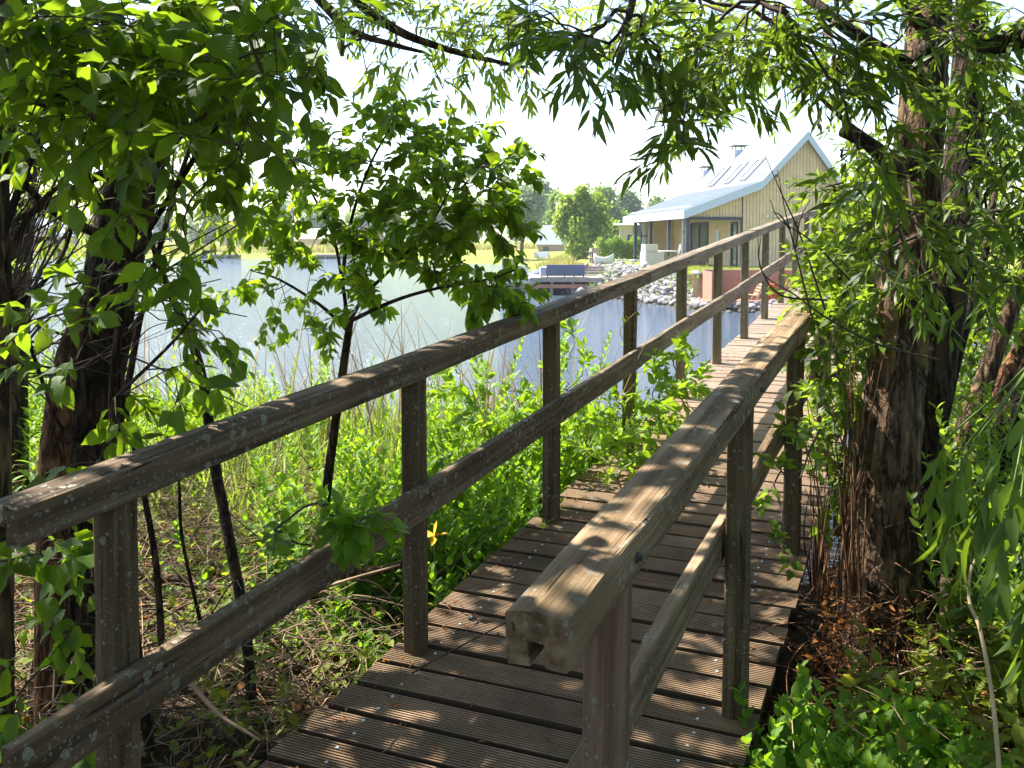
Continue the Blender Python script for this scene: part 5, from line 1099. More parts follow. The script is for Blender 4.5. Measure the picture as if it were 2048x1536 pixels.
NL += foliage_set(dw, loc, rootline(main, 6) + rootline(main2, 5) + rootline(main3, 5) + rootline(main4, 5), blob_targets(BD, 1.3, 125), M['dogwood'], M['twig'], 126, 'ovate', DS, 0.0016, 0.006, names=('branches', 'foliage'), curl=0.35, wid=0.92)
loc = gpt(110, 1400, 2.5)
dl = plant('dogwood_shoot', 'dark dogwood shoot with large leaves under the left handrail end', 'shrub', loc)
NL += foliage_set(dl, loc, [PT(200, 1400, 2.8), PT(180, 1250, 2.7), PT(150, 1120, 2.6)], blob_targets([(90, 1110, 50, 40, 2.45, 6, .1), (165, 1130, 30, 50, 2.6, 7, .1), (150, 1220, 30, 30, 2.6, 3, .1), (60, 1400, 60, 60, 2.5, 5, .1), (140, 1490, 60, 30, 2.5, 5, .1)], 1, 127), M['dogwood'], M['twig'], 128, 'ovate', DS, 0.0018, 0.005, names=('branches', 'foliage'))
loc = gpt(660, 1300, 2.75)
dm = plant('dogwood_shoot', 'fresh dogwood shoot resting its leaves on the left mid rail', 'shrub', loc)
NL += foliage_set(dm, loc, [PT(640, 1300, 3.2), PT(600, 1180, 3.2), PT(620, 1090, 3.05)], blob_targets([(680, 1035, 40, 22, 2.42, 6, .08), (735, 1045, 26, 16, 2.4, 3, .06), (570, 1070, 30, 20, 2.9, 3, .1)], 1, 129), M['nettle'], M['twig'], 130, 'ovate', dict(DS, length=(0.04, 0.09), lsize=(0.05, 0.075), droop=0.1), 0.0016, 0.004, names=('branches', 'foliage'))

# --- small sapling tree in the middle
loc = gpt(652, 985, 5.0)
sp = plant('sapling_tree', 'slim young dogwood tree with a leafy crown standing before the lake', 'tree', loc)
tr_ = [(650, 1010, 4.9, 20), (658, 940, 4.85, 19), (670, 850, 4.8, 18), (686, 740, 4.75, 17), (700, 640, 4.7, 15)]
keep(sp, loc, [big_trunk('trunk', M['bark_dark'], tr_, None, 131, 12, 0.05, 8)])
s1 = [(700, 640, 4.7), (735, 585, 4.65), (800, 520, 4.55), (860, 450, 4.5), (900, 380, 4.45)]; s2 = [(697, 655, 4.7), (684, 560, 4.75), (665, 470, 4.8), (620, 380, 4.8), (570, 300, 4.8)]; s3 = [(684, 560, 4.75), (700, 450, 4.75), (740, 330, 4.7), (790, 240, 4.65)]; s4 = [(705, 640, 4.7), (780, 605, 4.55), (860, 580, 4.45), (970, 560, 4.3), (1030, 540, 4.25)]; s5 = [(695, 660, 4.7), (640, 610, 4.75), (560, 560, 4.8), (500, 540, 4.85)]
keep(sp, loc, [limb_mesh('limb', q, 0.011, 0.004, M['bark_dark'], 132 + i) for i, q in enumerate((s1, s2, s3, s4, s5))])
SS = dict(length=(0.12, 0.26), nleaf=(5, 8), lsize=(0.056, 0.090), droop=0.55, opposite=True, angle=1.0, spread=0.6, upbias=0.8, rt=0.0014)
BS = [(760, 250, 40, 40, 4.6, 6), (800, 210, 30, 20, 4.6, 4), (850, 250, 50, 30, 4.5, 7), (930, 280, 45, 30, 4.5, 7), (1010, 330, 35, 45, 4.4, 6), (700, 300, 45, 45, 4.7, 7), (820, 320, 60, 40, 4.5, 10), (900, 350, 60, 40, 4.45, 11), (960, 380, 60, 40, 4.4, 11), (760, 370, 60, 50, 4.6, 10), (850, 420, 70, 45, 4.5, 13), (930, 460, 70, 45, 4.4, 14), (990, 450, 40, 60, 4.35, 9), (700, 440, 60, 50, 4.7, 9), (620, 350, 50, 60, 4.8, 10), (560, 300, 50, 50, 4.8, 8), (620, 450, 60, 40, 4.8, 9), (780, 490, 70, 40, 4.6, 11), (860, 540, 70, 30, 4.5, 9), (950, 560, 60, 30, 4.35, 11), (1000, 590, 30, 30, 4.3, 6), (700, 540, 60, 40, 4.7, 8), (600, 520, 60, 30, 4.8, 8), (540, 440, 50, 40, 4.8, 7), (500, 370, 50, 50, 4.9, 8), (480, 570, 40, 20, 4.9, 4), (560, 600, 60, 25, 4.8, 5), (640, 650, 40, 25, 4.75, 4), (740, 590, 40, 30, 4.6, 5), (460, 290, 50, 50, 4.9, 6), (610, 240, 30, 30, 4.8, 4)]
NL += foliage_set(sp, loc, rootline(s1, 6) + rootline(s2, 6) + rootline(s3, 6) + rootline(s4, 6) + rootline(s5, 6), blob_targets(BS, 1.0, 141), M['dogwood_small'], M['twig'], 142, 'ovate', SS, 0.0014, 0.005, names=('branches', 'crown'), curl=0.45, fold=0.3)

loc = gpt(2000, 1050, 5.6); bg2 = plant('dark_thicket', 'dark leafy thicket filling the view behind the leaning willow stems', 'thicket', loc)
BB2 = [(1975, 250, 70, 100, 5.4, 14, .3), (2010, 450, 50, 90, 5.4, 14, .3), (1985, 600, 60, 70, 5.5, 10, .3), (2020, 760, 40, 70, 5.5, 9, .3), (1930, 480, 40, 70, 5.5, 8, .3), (1990, 900, 60, 60, 5.5, 10, .3), (1900, 1000, 50, 50, 5.5, 8, .3), (1960, 100, 80, 70, 5.2, 12, .3), (1950, 690, 50, 50, 6.0, 10, .3), (2020, 640, 40, 60, 6.0, 9, .3), (1990, 780, 60, 60, 6.0, 12, .3), (1910, 820, 40, 60, 6.0, 9, .3), (2025, 900, 40, 60, 6.0, 9, .3), (1960, 980, 60, 50, 6.0, 11, .3), (1890, 700, 30, 60, 6.2, 6, .3), (2030, 350, 40, 80, 6.0, 9, .3), (1700, 560, 50, 110, 6.2, 18, .3), (1680, 740, 50, 80, 6.2, 12, .3)]
NL += foliage_set(bg2, loc, [PT(2010, y, 5.6) for y in (1000, 850, 700, 500, 300, 150)] + [PT(1700, y, 6.2) for y in (900, 700)], blob_targets(BB2, 1.6, 83), M['bush'], M['twig'], 84, 'ovate', dict(length=(0.15, 0.35), nleaf=(8, 14), lsize=(0.06, 0.10), droop=0.4, angle=0.9), 0.0025, 0.02, names=('branches', 'foliage'), wid=0.9)
# --- bushes along the right side of the bridge
loc = gpt(1690, 1100, 4.2)
bu = plant('privet_bush', 'tall leafy bush growing through the right handrail beside the willow', 'bush', loc)
BR = [(1705, 320, 30, 50, 4.3, 5), (1680, 400, 40, 50, 4.3, 7), (1720, 410, 40, 60, 4.3, 9), (1672, 480, 45, 40, 4.3, 10), (1710, 500, 45, 50, 4.2, 11), (1650, 545, 32, 30, 4.4, 7), (1670, 580, 50, 40, 4.2, 12), (1725, 600, 40, 50, 4.1, 10), (1660, 620, 35, 30, 4.3, 7), (1700, 680, 45, 50, 4.1, 11), (1680, 760, 40, 40, 4.1, 8), (1715, 800, 35, 50, 4.1, 8), (1680, 870, 40, 40, 4.1, 7), (1700, 940, 40, 40, 4.1, 7), (1660, 990, 30, 30, 4.1, 4), (1622, 585, 14, 18, 4.6, 3), (1740, 340, 30, 60, 4.3, 6)]
NL += foliage_set(bu, loc, [PT(1700, y, 4.15) for y in (1080, 1000, 900, 800, 700)] + [PT(1655, y, 4.1) for y in (1040, 950, 860, 760)] + rootline([(1700, 700, 4.15), (1695, 560, 4.2), (1690, 430, 4.25), (1682, 300, 4.3)], 6), blob_targets(BR, 2.1, 151), M['bush'], M['twig'], 152, 'ovate', dict(length=(0.12, 0.24), nleaf=(7, 12), lsize=(0.045, 0.075), droop=0.3, angle=0.8, spread=0.6, upbias=0.7, rt=0.0013), 0.0016, 0.007, wander=0.06, names=('stems', 'foliage'), wid=0.75)
r = rs(153); loc = gpt(1560, 1000, 3.4); tw = plant('bare_twigs', 'dark bare arching twigs in front of the house gable', 'twigs', loc); polys = []
for q in ([(1625, 640, 3.6), (1590, 500, 3.6), (1570, 420, 3.6), (1555, 340, 3.6)], [(1650, 620, 3.6), (1600, 470, 3.6), (1560, 380, 3.6), (1530, 310, 3.6)], [(1655, 600, 3.2), (1560, 590, 3.2), (1520, 530, 3.2), (1522, 470, 3.2)], [(1880, 720, 3.2), (1760, 690, 3.1), (1660, 640, 3.1), (1590, 590, 3.1), (1525, 545, 3.1), (1515, 470, 3.15)],
          [(1700, 560, 3.6), (1620, 480, 3.6), (1560, 440, 3.6), (1540, 400, 3.6)], [(1590, 500, 3.6), (1600, 440, 3.6), (1620, 400, 3.6)], [(1580, 460, 3.6), (1560, 430, 3.6), (1545, 425, 3.6)], [(1640, 860, 3.2), (1620, 900, 3.1), (1590, 960, 3.0), (1560, 800, 3.1)]):
    c = spline([PT(*z) for z in q], 6); polys.append((c, np.linspace(0.0045, 0.0012, len(c))))
keep(tw, loc, [tubes_mesh('stems', M['twig'], polys)])
loc = gpt(1620, 1180, 3.0); tv = plant('thin_stems', 'bundle of thin upright twigs between the right posts and the willow', 'twigs', loc); polys = []
for k in range(46):
    x0 = r.uniform(1620, 1735); d = r.uniform(3.3, 4.4); y1 = r.uniform(700, 1000); c = spline([PT(x0, 1200, d), PT(x0 + r.normal(0, 14), (1200 + y1) / 2, d), PT(x0 + r.normal(0, 40), y1, d + r.normal(0, 0.1))], 5); polys.append((c, np.linspace(r.uniform(0.002, 0.006), 0.0012, len(c))))
keep(tv, loc, [tubes_mesh('stems', M['bark_red'], polys)])
loc = gpt(1560, 1130, 2.6); sm = plant('maple_seedling', 'little seedling with lobed leaves leaning over the boards at the right rail', 'seedling', loc)
NL += foliage_set(sm, loc, [PT(1640, 1160, 2.9), PT(1600, 1000, 2.9)], blob_targets([(1590, 870, 26, 24, 2.9, 4, .06), (1565, 960, 24, 20, 2.85, 3, .06), (1550, 1085, 24, 16, 2.7, 3, .06), (1610, 900, 20, 20, 2.9, 3, .06)], 1, 155), M['bush'], M['twig'], 156, 'serrate', dict(length=(0.05, 0.10), nleaf=(3, 5), lsize=(0.03, 0.05), droop=0.3, opposite=True, angle=1.0), 0.0014, 0.003)

# canopy overhead and the thicket round the viewer, added out of view to shade the near end of the bridge
M['canopy'] = leafmat('shade_canopy_leaf', (0.03, 0.07, 0.008), (0.06, 0.11, 0.012), (0.20, 0.32, 0.02), 0.3, veins=False)
def cloud(name, label, boxes, seed, size=(0.09, 0.15)):
    r = rs(seed); P = []
    for (x0, x1, y0, y1, z0, z1, n) in boxes:
        k = max(3, n // 170); c = np.column_stack([r.uniform(x0, x1, k), r.uniform(y0, y1, k), r.uniform(z0, z1, k)]); j = r.randint(0, k, n); P.append(c[j] + r.normal(0, 0.24, (n, 3)) * [1, 1, 0.7])
    P = np.concatenate(P); n = len(P)
    X = (P[:, 0] - CAM[0]) * CT + P[:, 1] * ST; Y = -(P[:, 0] - CAM[0]) * ST + P[:, 1] * CT
    vis = (Y > 0.1) & (np.abs(X) < 0.60 * Y + 0.15) & (P[:, 2] < 1.67 + 0.30 * Y + 0.12); P = P[~vis]; n = len(P)
    o = leaves(name, M['canopy'], P, r.normal(0, 1, (n, 3)) - [0, 0, 0.3], r.normal(0, 0.6, (n, 3)) + [0, 0, 0.8], r.uniform(*size, n), 'small', None, seed, 0.2, 0.3, None, 1.3); tag(o, label, 'foliage', None, 'stuff')
cloud('shade_canopy', 'leafy canopy and thicket added out of view to shade the near bridge', SHADE_CANOPY, 501)

# ------------------------------------------------------------------ ground cover
def inside(X, Y, margin=0.0):
    u = CAM[0] + X * CT - Y * ST; return (u < -0.16 - margin) | (u > 1.2 + margin)
def scatter(n, fn, seed, water=False):
    r = rs(seed); out = []
    while len(out) < n:
        x, y = fn(r)
        if -0.15 < x < 1.19 and y > 0.15: continue
        X, Y = icf((x, y))
        if not water and signed(np.array([X]), np.array([Y]))[0] < -0.25: continue
        out.append((x, y, gz(x, y)))
    return np.array(out)
def herbs(name, label, base, H, mat, seed, kind, per, ls, opposite=True, wid=1.0, stemmat=None, lean=0.15, angle=1.1, top=0.6, r0=0.0018, taper=0.55):
    """upright leafy plants; one object of uncountable growth"""
    r = rs(seed); polys, P, D, Nn, L, RN = [], [], [], [], [], []
    for (x, y, z) in base:
        h = H(x, y, r); n = max(3, int(per * h / 0.35)); v = np.array([r.normal(0, lean), r.normal(0, lean), 1.0]); v /= np.linalg.norm(v); c = np.array([(x, y, z - 0.02), (x + v[0] * h * 0.5, y + v[1] * h * 0.5, z + h * 0.55), (x + v[0] * h + r.normal(0, 0.03), y + v[1] * h + r.normal(0, 0.03), z + h)])
        polys.append((c, [r0, r0 * 0.8, r0 * 0.4])); az = r.uniform(0, 6.28); rn = r.uniform()
        for i in range(n):
            f = 0.15 + 0.85 * (i + 0.5) / n; p = c[0] * (1 - f) + c[2] * f + (c[1] - (c[0] + c[2]) / 2) * 4 * f * (1 - f) * 0.5
            for sg in ((0, PI) if opposite else (0,)):
                a = az + (i % 2) * PI / 2 + sg if opposite else az + i * 2.4; an = angle * (1 - top * f); out = np.array([math.cos(a), math.sin(a), 0])
                P.append(p + out * 0.003); D.append(out * math.sin(an) + np.array([0, 0, math.cos(an)]) + r.normal(0, 0.1, 3)); Nn.append(np.array([0, 0, 1.0]) - out * 0.4 + r.normal(0, 0.25, 3)); L.append(r.uniform(*ls) * (1 - taper * f)); RN.append(min(1, max(0, 0.25 + 0.5 * f + 0.35 * (rn - 0.5) + r.normal(0, 0.12))))
    e = leaves(name, mat, P, D, Nn, L, kind, None, seed + 1, 0.2, 0.35, np.array(RN), wid); tag(e, label, 'plants', None, 'stuff')
    t_ = tubes_mesh('stems', stemmat or M['stem_green'], polys, None, 4); t_.parent = e
    return len(P)
sd = lambda x, y: float(signed(*[np.array([q]) for q in icf((x, y))])[0])
clump = lambda q: float(math.sin(q[0] * 5.1 + 1.3 * math.sin(q[1] * 3.7)) * math.cos(q[1] * 4.3 + q[0] * 2.1))
# sunlit tall weeds beside the third to fifth left posts
b = scatter(820, lambda r: (-0.16 - abs(r.normal(0, 0.7)), r.uniform(3.7, 7.0)), 401); b = b[[clump(q) > r_ for q, r_ in zip(b, rs(3).uniform(-0.5, 0.3, len(b)))]]
NL += herbs('sunlit_weeds', 'bright yellow-green weeds crowding the sunlit left edge of the bridge', b, lambda x, y, r: r.uniform(0.26, 0.60) * (0.9 + 0.55 * clump((x, y))) * (0.75 + 0.65 * min(1, max(0, y - 3.8))) * (1.35 if r.uniform() < 0.07 else 1), M['weed'], 402, 'small', 11, (0.07, 0.12), wid=0.8)
b = scatter(240, lambda r: (-0.16 - abs(r.normal(0, 0.28)), r.uniform(5.2, 7.4)), 403)
NL += herbs('sunlit_weeds', 'bright leafy weeds spilling onto the boards near the water', b, lambda x, y, r: r.uniform(0.55, 1.0), M['weed'], 404, 'small', 12, (0.07, 0.12), wid=0.9, lean=0.28)
b = scatter(700, lambda r: (-0.17 - abs(r.normal(0, 0.8)), r.uniform(3.1, 5.4)), 405)
NL += herbs('low_nettles', 'low broad-leaved nettles in half shade below the left mid rail', b, lambda x, y, r: r.uniform(0.10, 0.28), M['nettle'], 406, 'ovate', 7, (0.05, 0.085), wid=0.9)
b = scatter(620, lambda r: (r.uniform(-6.8, -2.6), r.uniform(3.4, 9.2)), 407); b = b[[clump(q) > r_ for q, r_ in zip(b, rs(4).uniform(-0.8, 0.3, len(b)))]]
NL += herbs('shore_weeds', 'bright weeds and saplings on the bank behind the left trunks', b, lambda x, y, r: r.uniform(0.4, 1.1), M['weed'], 408, 'small', 9, (0.07, 0.12), wid=0.7)
b = scatter(420, lambda r: (-0.16 - abs(r.normal(0, 0.6)), r.uniform(3.5, 6.8)), 4051)
NL += herbs('leafy_nettles', 'darker broad-leaved nettles growing among the sunlit weeds', b, lambda x, y, r: r.uniform(0.3, 0.75), M['nettle'], 4061, 'ovate', 9, (0.07, 0.12), wid=0.8)
loc = gpt(1330, 900, 5.6); sb = plant('sunlit_bush', 'bright bushy growth leaning over the boards at the fourth left post', 'bush', loc)
BSB = [(1300, 860, 60, 55, 5.5, 15, .25), (1335, 790, 50, 50, 5.9, 14, .25), (1380, 800, 26, 50, 6.1, 8, .15), (1360, 730, 26, 30, 6.2, 5, .15), (1240, 920, 45, 35, 5.0, 9, .2), (1290, 920, 40, 30, 5.1, 7, .15), (1150, 770, 40, 60, 6.2, 9, .2), (1145, 700, 18, 36, 6.2, 4, .1), (920, 790, 60, 50, 5.8, 10, .3), (1010, 850, 80, 60, 5.6, 13, .3), (1190, 850, 60, 50, 5.6, 10, .3), (870, 900, 50, 50, 5.0, 7, .2)]
NL += foliage_set(sb, loc, [PT(1320, y, 5.7) for y in (980, 900, 840)] + [PT(1240, 1010, 5.1), PT(1150, 960, 6.0), PT(1150, 860, 6.1), PT(930, 960, 5.6), PT(1010, 960, 5.5)], blob_targets(BSB, 1.2, 4071), M['weed'], M['stem_green'], 4072, 'ovate', dict(length=(0.12, 0.26), nleaf=(5, 8), lsize=(0.055, 0.10), droop=0.2, opposite=True, angle=0.9), 0.0018, 0.006, names=('stems', 'foliage'), wid=0.75)
# yellow-green brambles and seedlings on the left bank
b = scatter(820, lambda r: (r.uniform(-3.6, -0.16), r.uniform(0.9, 5.2)), 409)
NL += herbs('bramble_growth', 'small yellow-green bramble leaves over the dry twigs of the left bank', b, lambda x, y, r: r.uniform(0.06, 0.34), M['bramble'], 410, 'serrate', 5, (0.040, 0.075), angle=1.2, top=0.3, wid=0.95, taper=0.2)
# reeds and rushes at the water's edge
def reeds(name, label, n, fn, L0, L1, mat, seed, wid=1.0, lean=0.18):
    base = scatter(n, fn, seed, True); r = rs(seed + 1); base[:, 2] = np.maximum(base[:, 2], WATER - 0.15) - 0.02
    o = leaves(name, mat, base, np.column_stack([r.normal(0, lean, n), r.normal(0, lean, n), np.ones(n)]), r.normal(0, 1, (n, 3)), r.uniform(L0, L1, n), 'blade', None, seed, 0.1, 0.45, None, wid); tag(o, label, 'reeds', None, 'stuff'); return o
def near_shore(r, lo=-0.6, hi=1.6, x0=-5.5, x1=0.2):
    while True:
        X, Y = r.uniform(-6.5, 1.6), r.uniform(5.5, 10.5); d = float(signed(np.array([X]), np.array([Y]))[0])
        if lo < d < hi:
            p = cf(X, Y)
            if x0 < p[0] < x1: return p[0], p[1]
reeds('green_rushes', 'thin upright green rushes along the edge of the lake', 3800, lambda r: near_shore(r, -0.5, 1.3), 0.45, 0.95, M['grass'], 421, 0.5, 0.13)
reeds('grass_tufts', 'long grass between the weeds and the dry twigs of the left bank', 2600, lambda r: (r.uniform(-4.2, -0.3), r.uniform(4.2, 7.4)), 0.25, 0.65, M['grass'], 423, 0.55, 0.3)
reeds('dry_grass', 'straw-coloured grass mixed with the rushes of the left bank', 2400, lambda r: (r.uniform(-4.5, -0.6), r.uniform(3.6, 7.6)), 0.2, 0.6, M['dry'], 424, 0.3, 0.5)
reeds('dry_reeds', 'pale dry reed stalks standing in front of the lake', 420, lambda r: near_shore(r, -0.2, 1.8), 0.8, 1.7, M['dry'], 425, 0.18, 0.10)
b = scatter(60, lambda r: near_shore(r, 0.3, 1.5, -1.9, -0.3), 427, True); b2 = scatter(14, lambda r: (r.uniform(-1.0, -0.25), r.uniform(6.2, 7.4)), 428, True)
r = rs(429); polys = []; mbs = MB()
for x, y, z in np.vstack([b, b2]):
    h = r.uniform(0.75, 1.05); v = np.array([r.normal(0, 0.1), r.normal(0, 0.1), 1]); p1 = np.array([x, y, z]) + v * h; polys.append((np.array([(x, y, z), (x + v[0] * h * .4, y + v[1] * h * .4, z + h * .5), tuple(p1)]), [0.003, 0.0024, 0.0012]))
    for _ in range(r.randint(3, 7)):
        q = p1 + r.normal(0, 0.018, 3); d = r.normal(0, 1, 3); d /= np.linalg.norm(d); mbs.tube([q - d * 0.012, q, q + d * 0.012], [0.002, 0.0055, 0.002], 5)
cr = mbs.build('club_rushes', M['seed']); tag(cr, 'club rushes with brown seed clusters rising between the second and third left posts', 'rushes', None, 'stuff'); t_ = tubes_mesh('stems', M['grass'], polys, None, 4); t_.parent = cr
# dry twigs and stalks on the ground
def litter(name, label, n, fn, seed, mat, L0=0.12, L1=0.5, hz_=0.22, rr=(0.0012, 0.0035), arch=0.12):
    base = scatter(n, fn, seed); r = rs(seed + 1); polys = []
    for x, y, z in base:
        a = r.uniform(0, 6.28); L_ = r.uniform(L0, L1); z0 = z + abs(r.normal(0, 1)) * hz_ * 0.5; d = np.array([math.cos(a), math.sin(a), r.normal(0, 0.35)]); p = np.array([x, y, z0]); m_ = p + d * L_ * 0.5 + np.array([r.normal(0, 0.04), r.normal(0, 0.04), arch * L_ * r.uniform(0, 2)])
        q = p + d * L_; q[2] = max(q[2], z); c = spline([p, m_, q], 3); w_ = r.uniform(*rr); polys.append((c, np.linspace(w_, w_ * 0.5, len(c))))
    o = tubes_mesh(name, mat, polys, None, 4); tag(o, label, 'twigs', None, 'stuff'); return o
litter('dry_twigs', 'tangle of pale dry twigs covering the left bank', 5200, lambda r: (r.uniform(-3.6, -0.14), r.uniform(0.9, 5.6)), 431, M['twig_pale'])
litter('dark_twigs', 'dark fallen twigs mixed into the left bank', 1500, lambda r: (r.uniform(-3.8, -0.14), r.uniform(0.9, 6.0)), 433, M['twig'], 0.2, 0.7, 0.3, (0.0015, 0.005))
litter('bank_twigs', 'thin bare twigs and roots around the foot of the willow', 1500, lambda r: (r.uniform(1.22, 3.6), r.uniform(1.6, 5.5)), 435, M['twig_pale'], 0.12, 0.5, 0.25)
litter('reed_litter', 'reddish dry stalks heaped beside the right posts', 700, lambda r: (1.3 + abs(r.normal(0, 0.2)), r.uniform(3.2, 4.4)), 437, M['bark_red'], 0.08, 0.35, 0.42, (0.001, 0.003))
b = scatter(700, lambda r: (1.27 + abs(r.normal(0, 0.18)), r.uniform(3.3, 4.3)), 439); r = rs(440); b[:, 2] += r.uniform(0, 0.42, len(b))
o = leaves('dead_leaves', M['dead_leaf'], b, r.normal(0, 1, (len(b), 3)), r.normal(0, 1, (len(b), 3)), r.uniform(0.012, 0.034, len(b)), 'small', None, 441, 0.4, 0.9); tag(o, 'curled reddish dead leaves heaped beside the right posts', 'leaves', None, 'stuff')
b = scatter(2600, lambda r: (r.uniform(-3.4, -0.14), r.uniform(0.9, 5.6)), 443); r = rs(444); b[:, 2] += r.uniform(0, 0.10, len(b))
o = leaves('leaf_litter', M['dead_leaf'], b, r.normal(0, 1, (len(b), 3)) * [1, 1, .3], r.normal(0, .4, (len(b), 3)) + [0, 0, 1], r.uniform(0.02, 0.05, len(b)), 'small', None, 445, 0.4, 0.7); tag(o, 'brown leaf litter between the twigs of the left bank', 'leaves', None, 'stuff')
# crumbs and leaves on the boards
r = rs(447); n = 420; n = 900; u = np.where(r.uniform(0, 1, n) < 0.5, r.uniform(-0.1, 1.15, n), np.clip(np.abs(r.normal(0, 0.12, n)) - 0.1, -0.1, 1.1)); s = r.uniform(0.6, 9, n) ; P = np.column_stack([u, s, dz(s) + 0.004])
o = leaves('fallen_leaves', M['dead_leaf'], P, r.normal(0, 1, (n, 3)) * [1, 1, .1], r.normal(0, .2, (n, 3)) + [0, 0, 1], r.uniform(0.008, 0.03, n), 'small', None, 448, 0.4, 0.6, None, 0.6); tag(o, 'tiny fallen leaves scattered over the bridge boards', 'leaves', None, 'stuff')
# fallen branch on the left bank
def fallen(label, pts, r0, mat, seed):
    loc = PT(*pts[0]); e = plant('fallen_branch', label, 'branch', loc); keep(e, loc, [ridged('branch', mat, np.array([PT(*p) for p in pts]), np.linspace(r0, r0 * 0.5, len(pts)), None, seed, 12, 0.08, 6)])
fallen('thick fallen branch lying across the left bank behind the first post', [(240, 1140, 4.3), (400, 1170, 4.3), (520, 1200, 4.25)], 0.028, M['bark_willow'], 451)
fallen('short mossy log stub behind the second left post', [(680, 1150, 4.1), (760, 1140, 4.15), (830, 1120, 4.2)], 0.026, M['bark_willow'], 452)
fallen('long thin stick rising diagonally behind the left mid rail', [(380, 1365, 3.0), (440, 1430, 2.9), (520, 1480, 2.8)], 0.008, M['twig_pale'], 453)
fallen('straight grey stick propped beside the second left post', [(560, 1210, 3.6), (680, 1165, 3.6), (800, 1130, 3.6)], 0.008, M['twig_pale'], 454)
# right bank
b = scatter(460, lambda r: (r.uniform(1.2, 1.85), r.uniform(1.2, 3.1)), 461)
NL += herbs('green_nettles', 'fresh green nettles growing against the right edge of the bridge', b, lambda x, y, r: r.uniform(0.14, 0.42), M['nettle'], 462, 'ovate', 8, (0.065, 0.11), wid=0.95)
b = scatter(900, lambda r: (r.uniform(1.4, 3.9), r.uniform(1.2, 4.6)), 463)
b = b[[not (math.hypot(q[0] - t3.location[0], q[1] - t3.location[1]) < 0.17) for q in b]]
NL += herbs('bramble_patch', 'yellow-green bramble leaves around the foot of the willow', b, lambda x, y, r: r.uniform(0.08, 0.50) * (1.15 if x > 1.9 else 0.8), M['bramble'], 464, 'serrate', 6, (0.055, 0.09), angle=1.2, top=0.3, wid=0.95, taper=0.15)
b = scatter(700, lambda r: (r.uniform(1.35, 3.6), r.uniform(1.0, 2.7)), 465)
NL += herbs('ground_elder', 'low dark green leaves carpeting the lower right corner', b, lambda x, y, r: r.uniform(0.06, 0.22), M['nettle'], 466, 'ovate', 6, (0.05, 0.08), wid=0.95)
b = scatter(420, lambda r: (r.uniform(2.6, 6.5), r.uniform(4.6, 8.0)), 467)
NL += herbs('bank_weeds', 'bright sunlit weeds on the bank behind the right trunks', b, lambda x, y, r: r.uniform(0.4, 1.3), M['weed'], 468, 'small', 9, (0.08, 0.13), wid=0.7)
b = scatter(420, lambda r: (r.uniform(1.8, 3.6), r.uniform(3.4, 5.6)), 481)
b = b[[not (math.hypot(q[0] - t3.location[0], q[1] - t3.location[1]) < 0.2) for q in b]]
NL += herbs('willow_foot_growth', 'tall leafy undergrowth filling the space between the right trunks', b, lambda x, y, r: r.uniform(0.4, 1.2), M['bush'], 482, 'ovate', 9, (0.07, 0.11), wid=0.8)
rk = np.array([cf(X, Y, float(terrain(np.array([X]), np.array([Y]))[0])) for X, Y in zip(rs(483).uniform(2.4, 7.6, 900), rs(484).uniform(31.2, 43, 900)) if 0.3 < float(signed(np.array([X]), np.array([Y]))[0]) < 2.8][:130])
NL += herbs('rock_weeds', 'small weeds sprouting between the boulders of the rock bank', rk, lambda x, y, r: r.uniform(0.15, 0.42), M['weed'], 485, 'small', 8, (0.08, 0.13), wid=0.8)
loc = gpt(1995, 1500, 1.9); cn = plant('bramble_cane', 'long arching yellow bramble cane in the lower right corner', 'cane', loc)
c = spline([PT(2000, 1560, 1.75), PT(1985, 1400, 1.8), PT(1960, 1260, 1.85), PT(1938, 1200, 1.9), PT(1945, 1130, 1.95), PT(1985, 1090, 2.0)], 8); keep(cn, loc, [tubes_mesh('stem', M['tan'], [(c, np.linspace(0.0045, 0.0025, len(c)))], None, 7)])
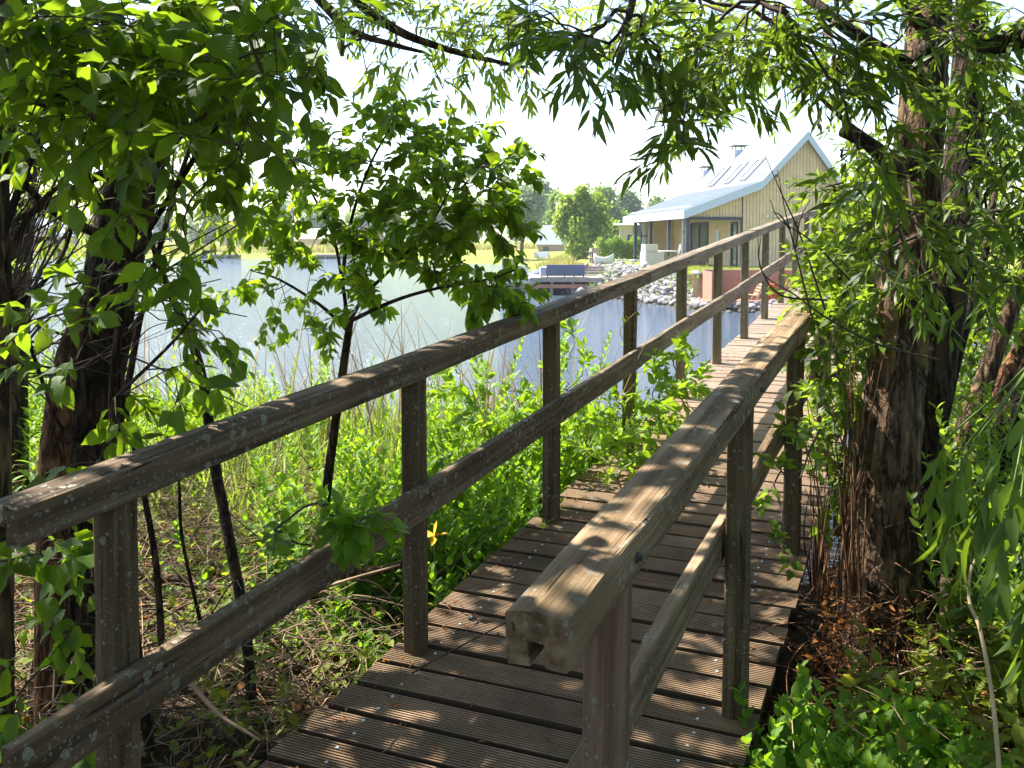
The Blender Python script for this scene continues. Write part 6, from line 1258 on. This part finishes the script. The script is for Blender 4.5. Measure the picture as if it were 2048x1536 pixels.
# iris with yellow flower beside the second post
loc = gpt(880, 1130, 3.9); ir = plant('yellow_iris', 'yellow iris flower with sword leaves beside the second left post', 'flower', loc)
r = rs(471); n = 9; P = np.tile(loc, (n, 1)) + r.normal(0, 0.03, (n, 3)) * [1, 1, 0]; 
keep(ir, loc, [leaves('leaf', M['grass'], P, np.column_stack([r.normal(0, .25, n), r.normal(0, .25, n), np.ones(n)]), r.normal(0, 1, (n, 3)), r.uniform(0.2, 0.42, n), 'blade', None, 472, 0.05, 0.4, None, 1.2)])
M['petal'] = simple('yellow_petal', (0.75, 0.42, 0.02), 0.6, 0, 0.1, 20, 0); q0 = PT(868, 1072, 3.7); P = np.tile(q0, (5, 1)); keep(ir, loc, [leaves('petal', M['petal'], P, np.array([[1, .3, .2], [-1, .2, .1], [0, .1, 1], [.3, -1, -.3], [-.3, .6, -.6]]), r.normal(0, 1, (5, 3)), np.full(5, 0.06), 'small', None, 473), tubes_mesh('stem', M['stem_green'], [(spline([loc, (loc + q0) / 2, q0], 3), np.full(7, 0.003))], None, 5)])
# bindweed twining on the fourth left post
loc = np.array([0.0, S0 + 3 * DP, float(dz(S0 + 3 * DP))]); bw = plant('bindweed', 'pale bindweed tendril twisting up the fourth left post', 'vine', loc); zz = np.linspace(-0.1, 1.0, 60)
c = np.column_stack([-0.036 + 0.06 * np.cos(zz * 14) * (1 + 0.3 * np.sin(zz * 9)), loc[1] - 0.034 + 0.06 * np.sin(zz * 14), loc[2] + zz]); r = rs(475); k = r.randint(5, 58, 14)
keep(bw, loc, [tubes_mesh('stem', M['twig_pale'], [(c, np.full(60, 0.002))], None, 5), leaves('leaf', M['weed'], c[k], r.normal(0, 1, (14, 3)), r.normal(0, 1, (14, 3)), r.uniform(0.03, 0.05, 14), 'ovate', None, 476)])
print('leaves', NL)
# haze over the lake
hm, ht, ho = nmat('haze'); pv = N(ht, 'ShaderNodeVolumePrincipled'); pv.inputs['Color'].default_value = (0.86, 0.93, 1.0, 1); pv.inputs['Density'].default_value = 0.0006; pv.inputs['Anisotropy'].default_value = 0.2
ht.links.new(pv.outputs[0], ho.inputs['Volume'])
mb = MB(); mb.box((-260, -40, -4.0), (160, 230, 22)); hz_o = mb.build('haze', hm); hz_o['kind'] = 'stuff'; tag(hz_o, 'thin summer haze over the lake and its far shore', 'haze')
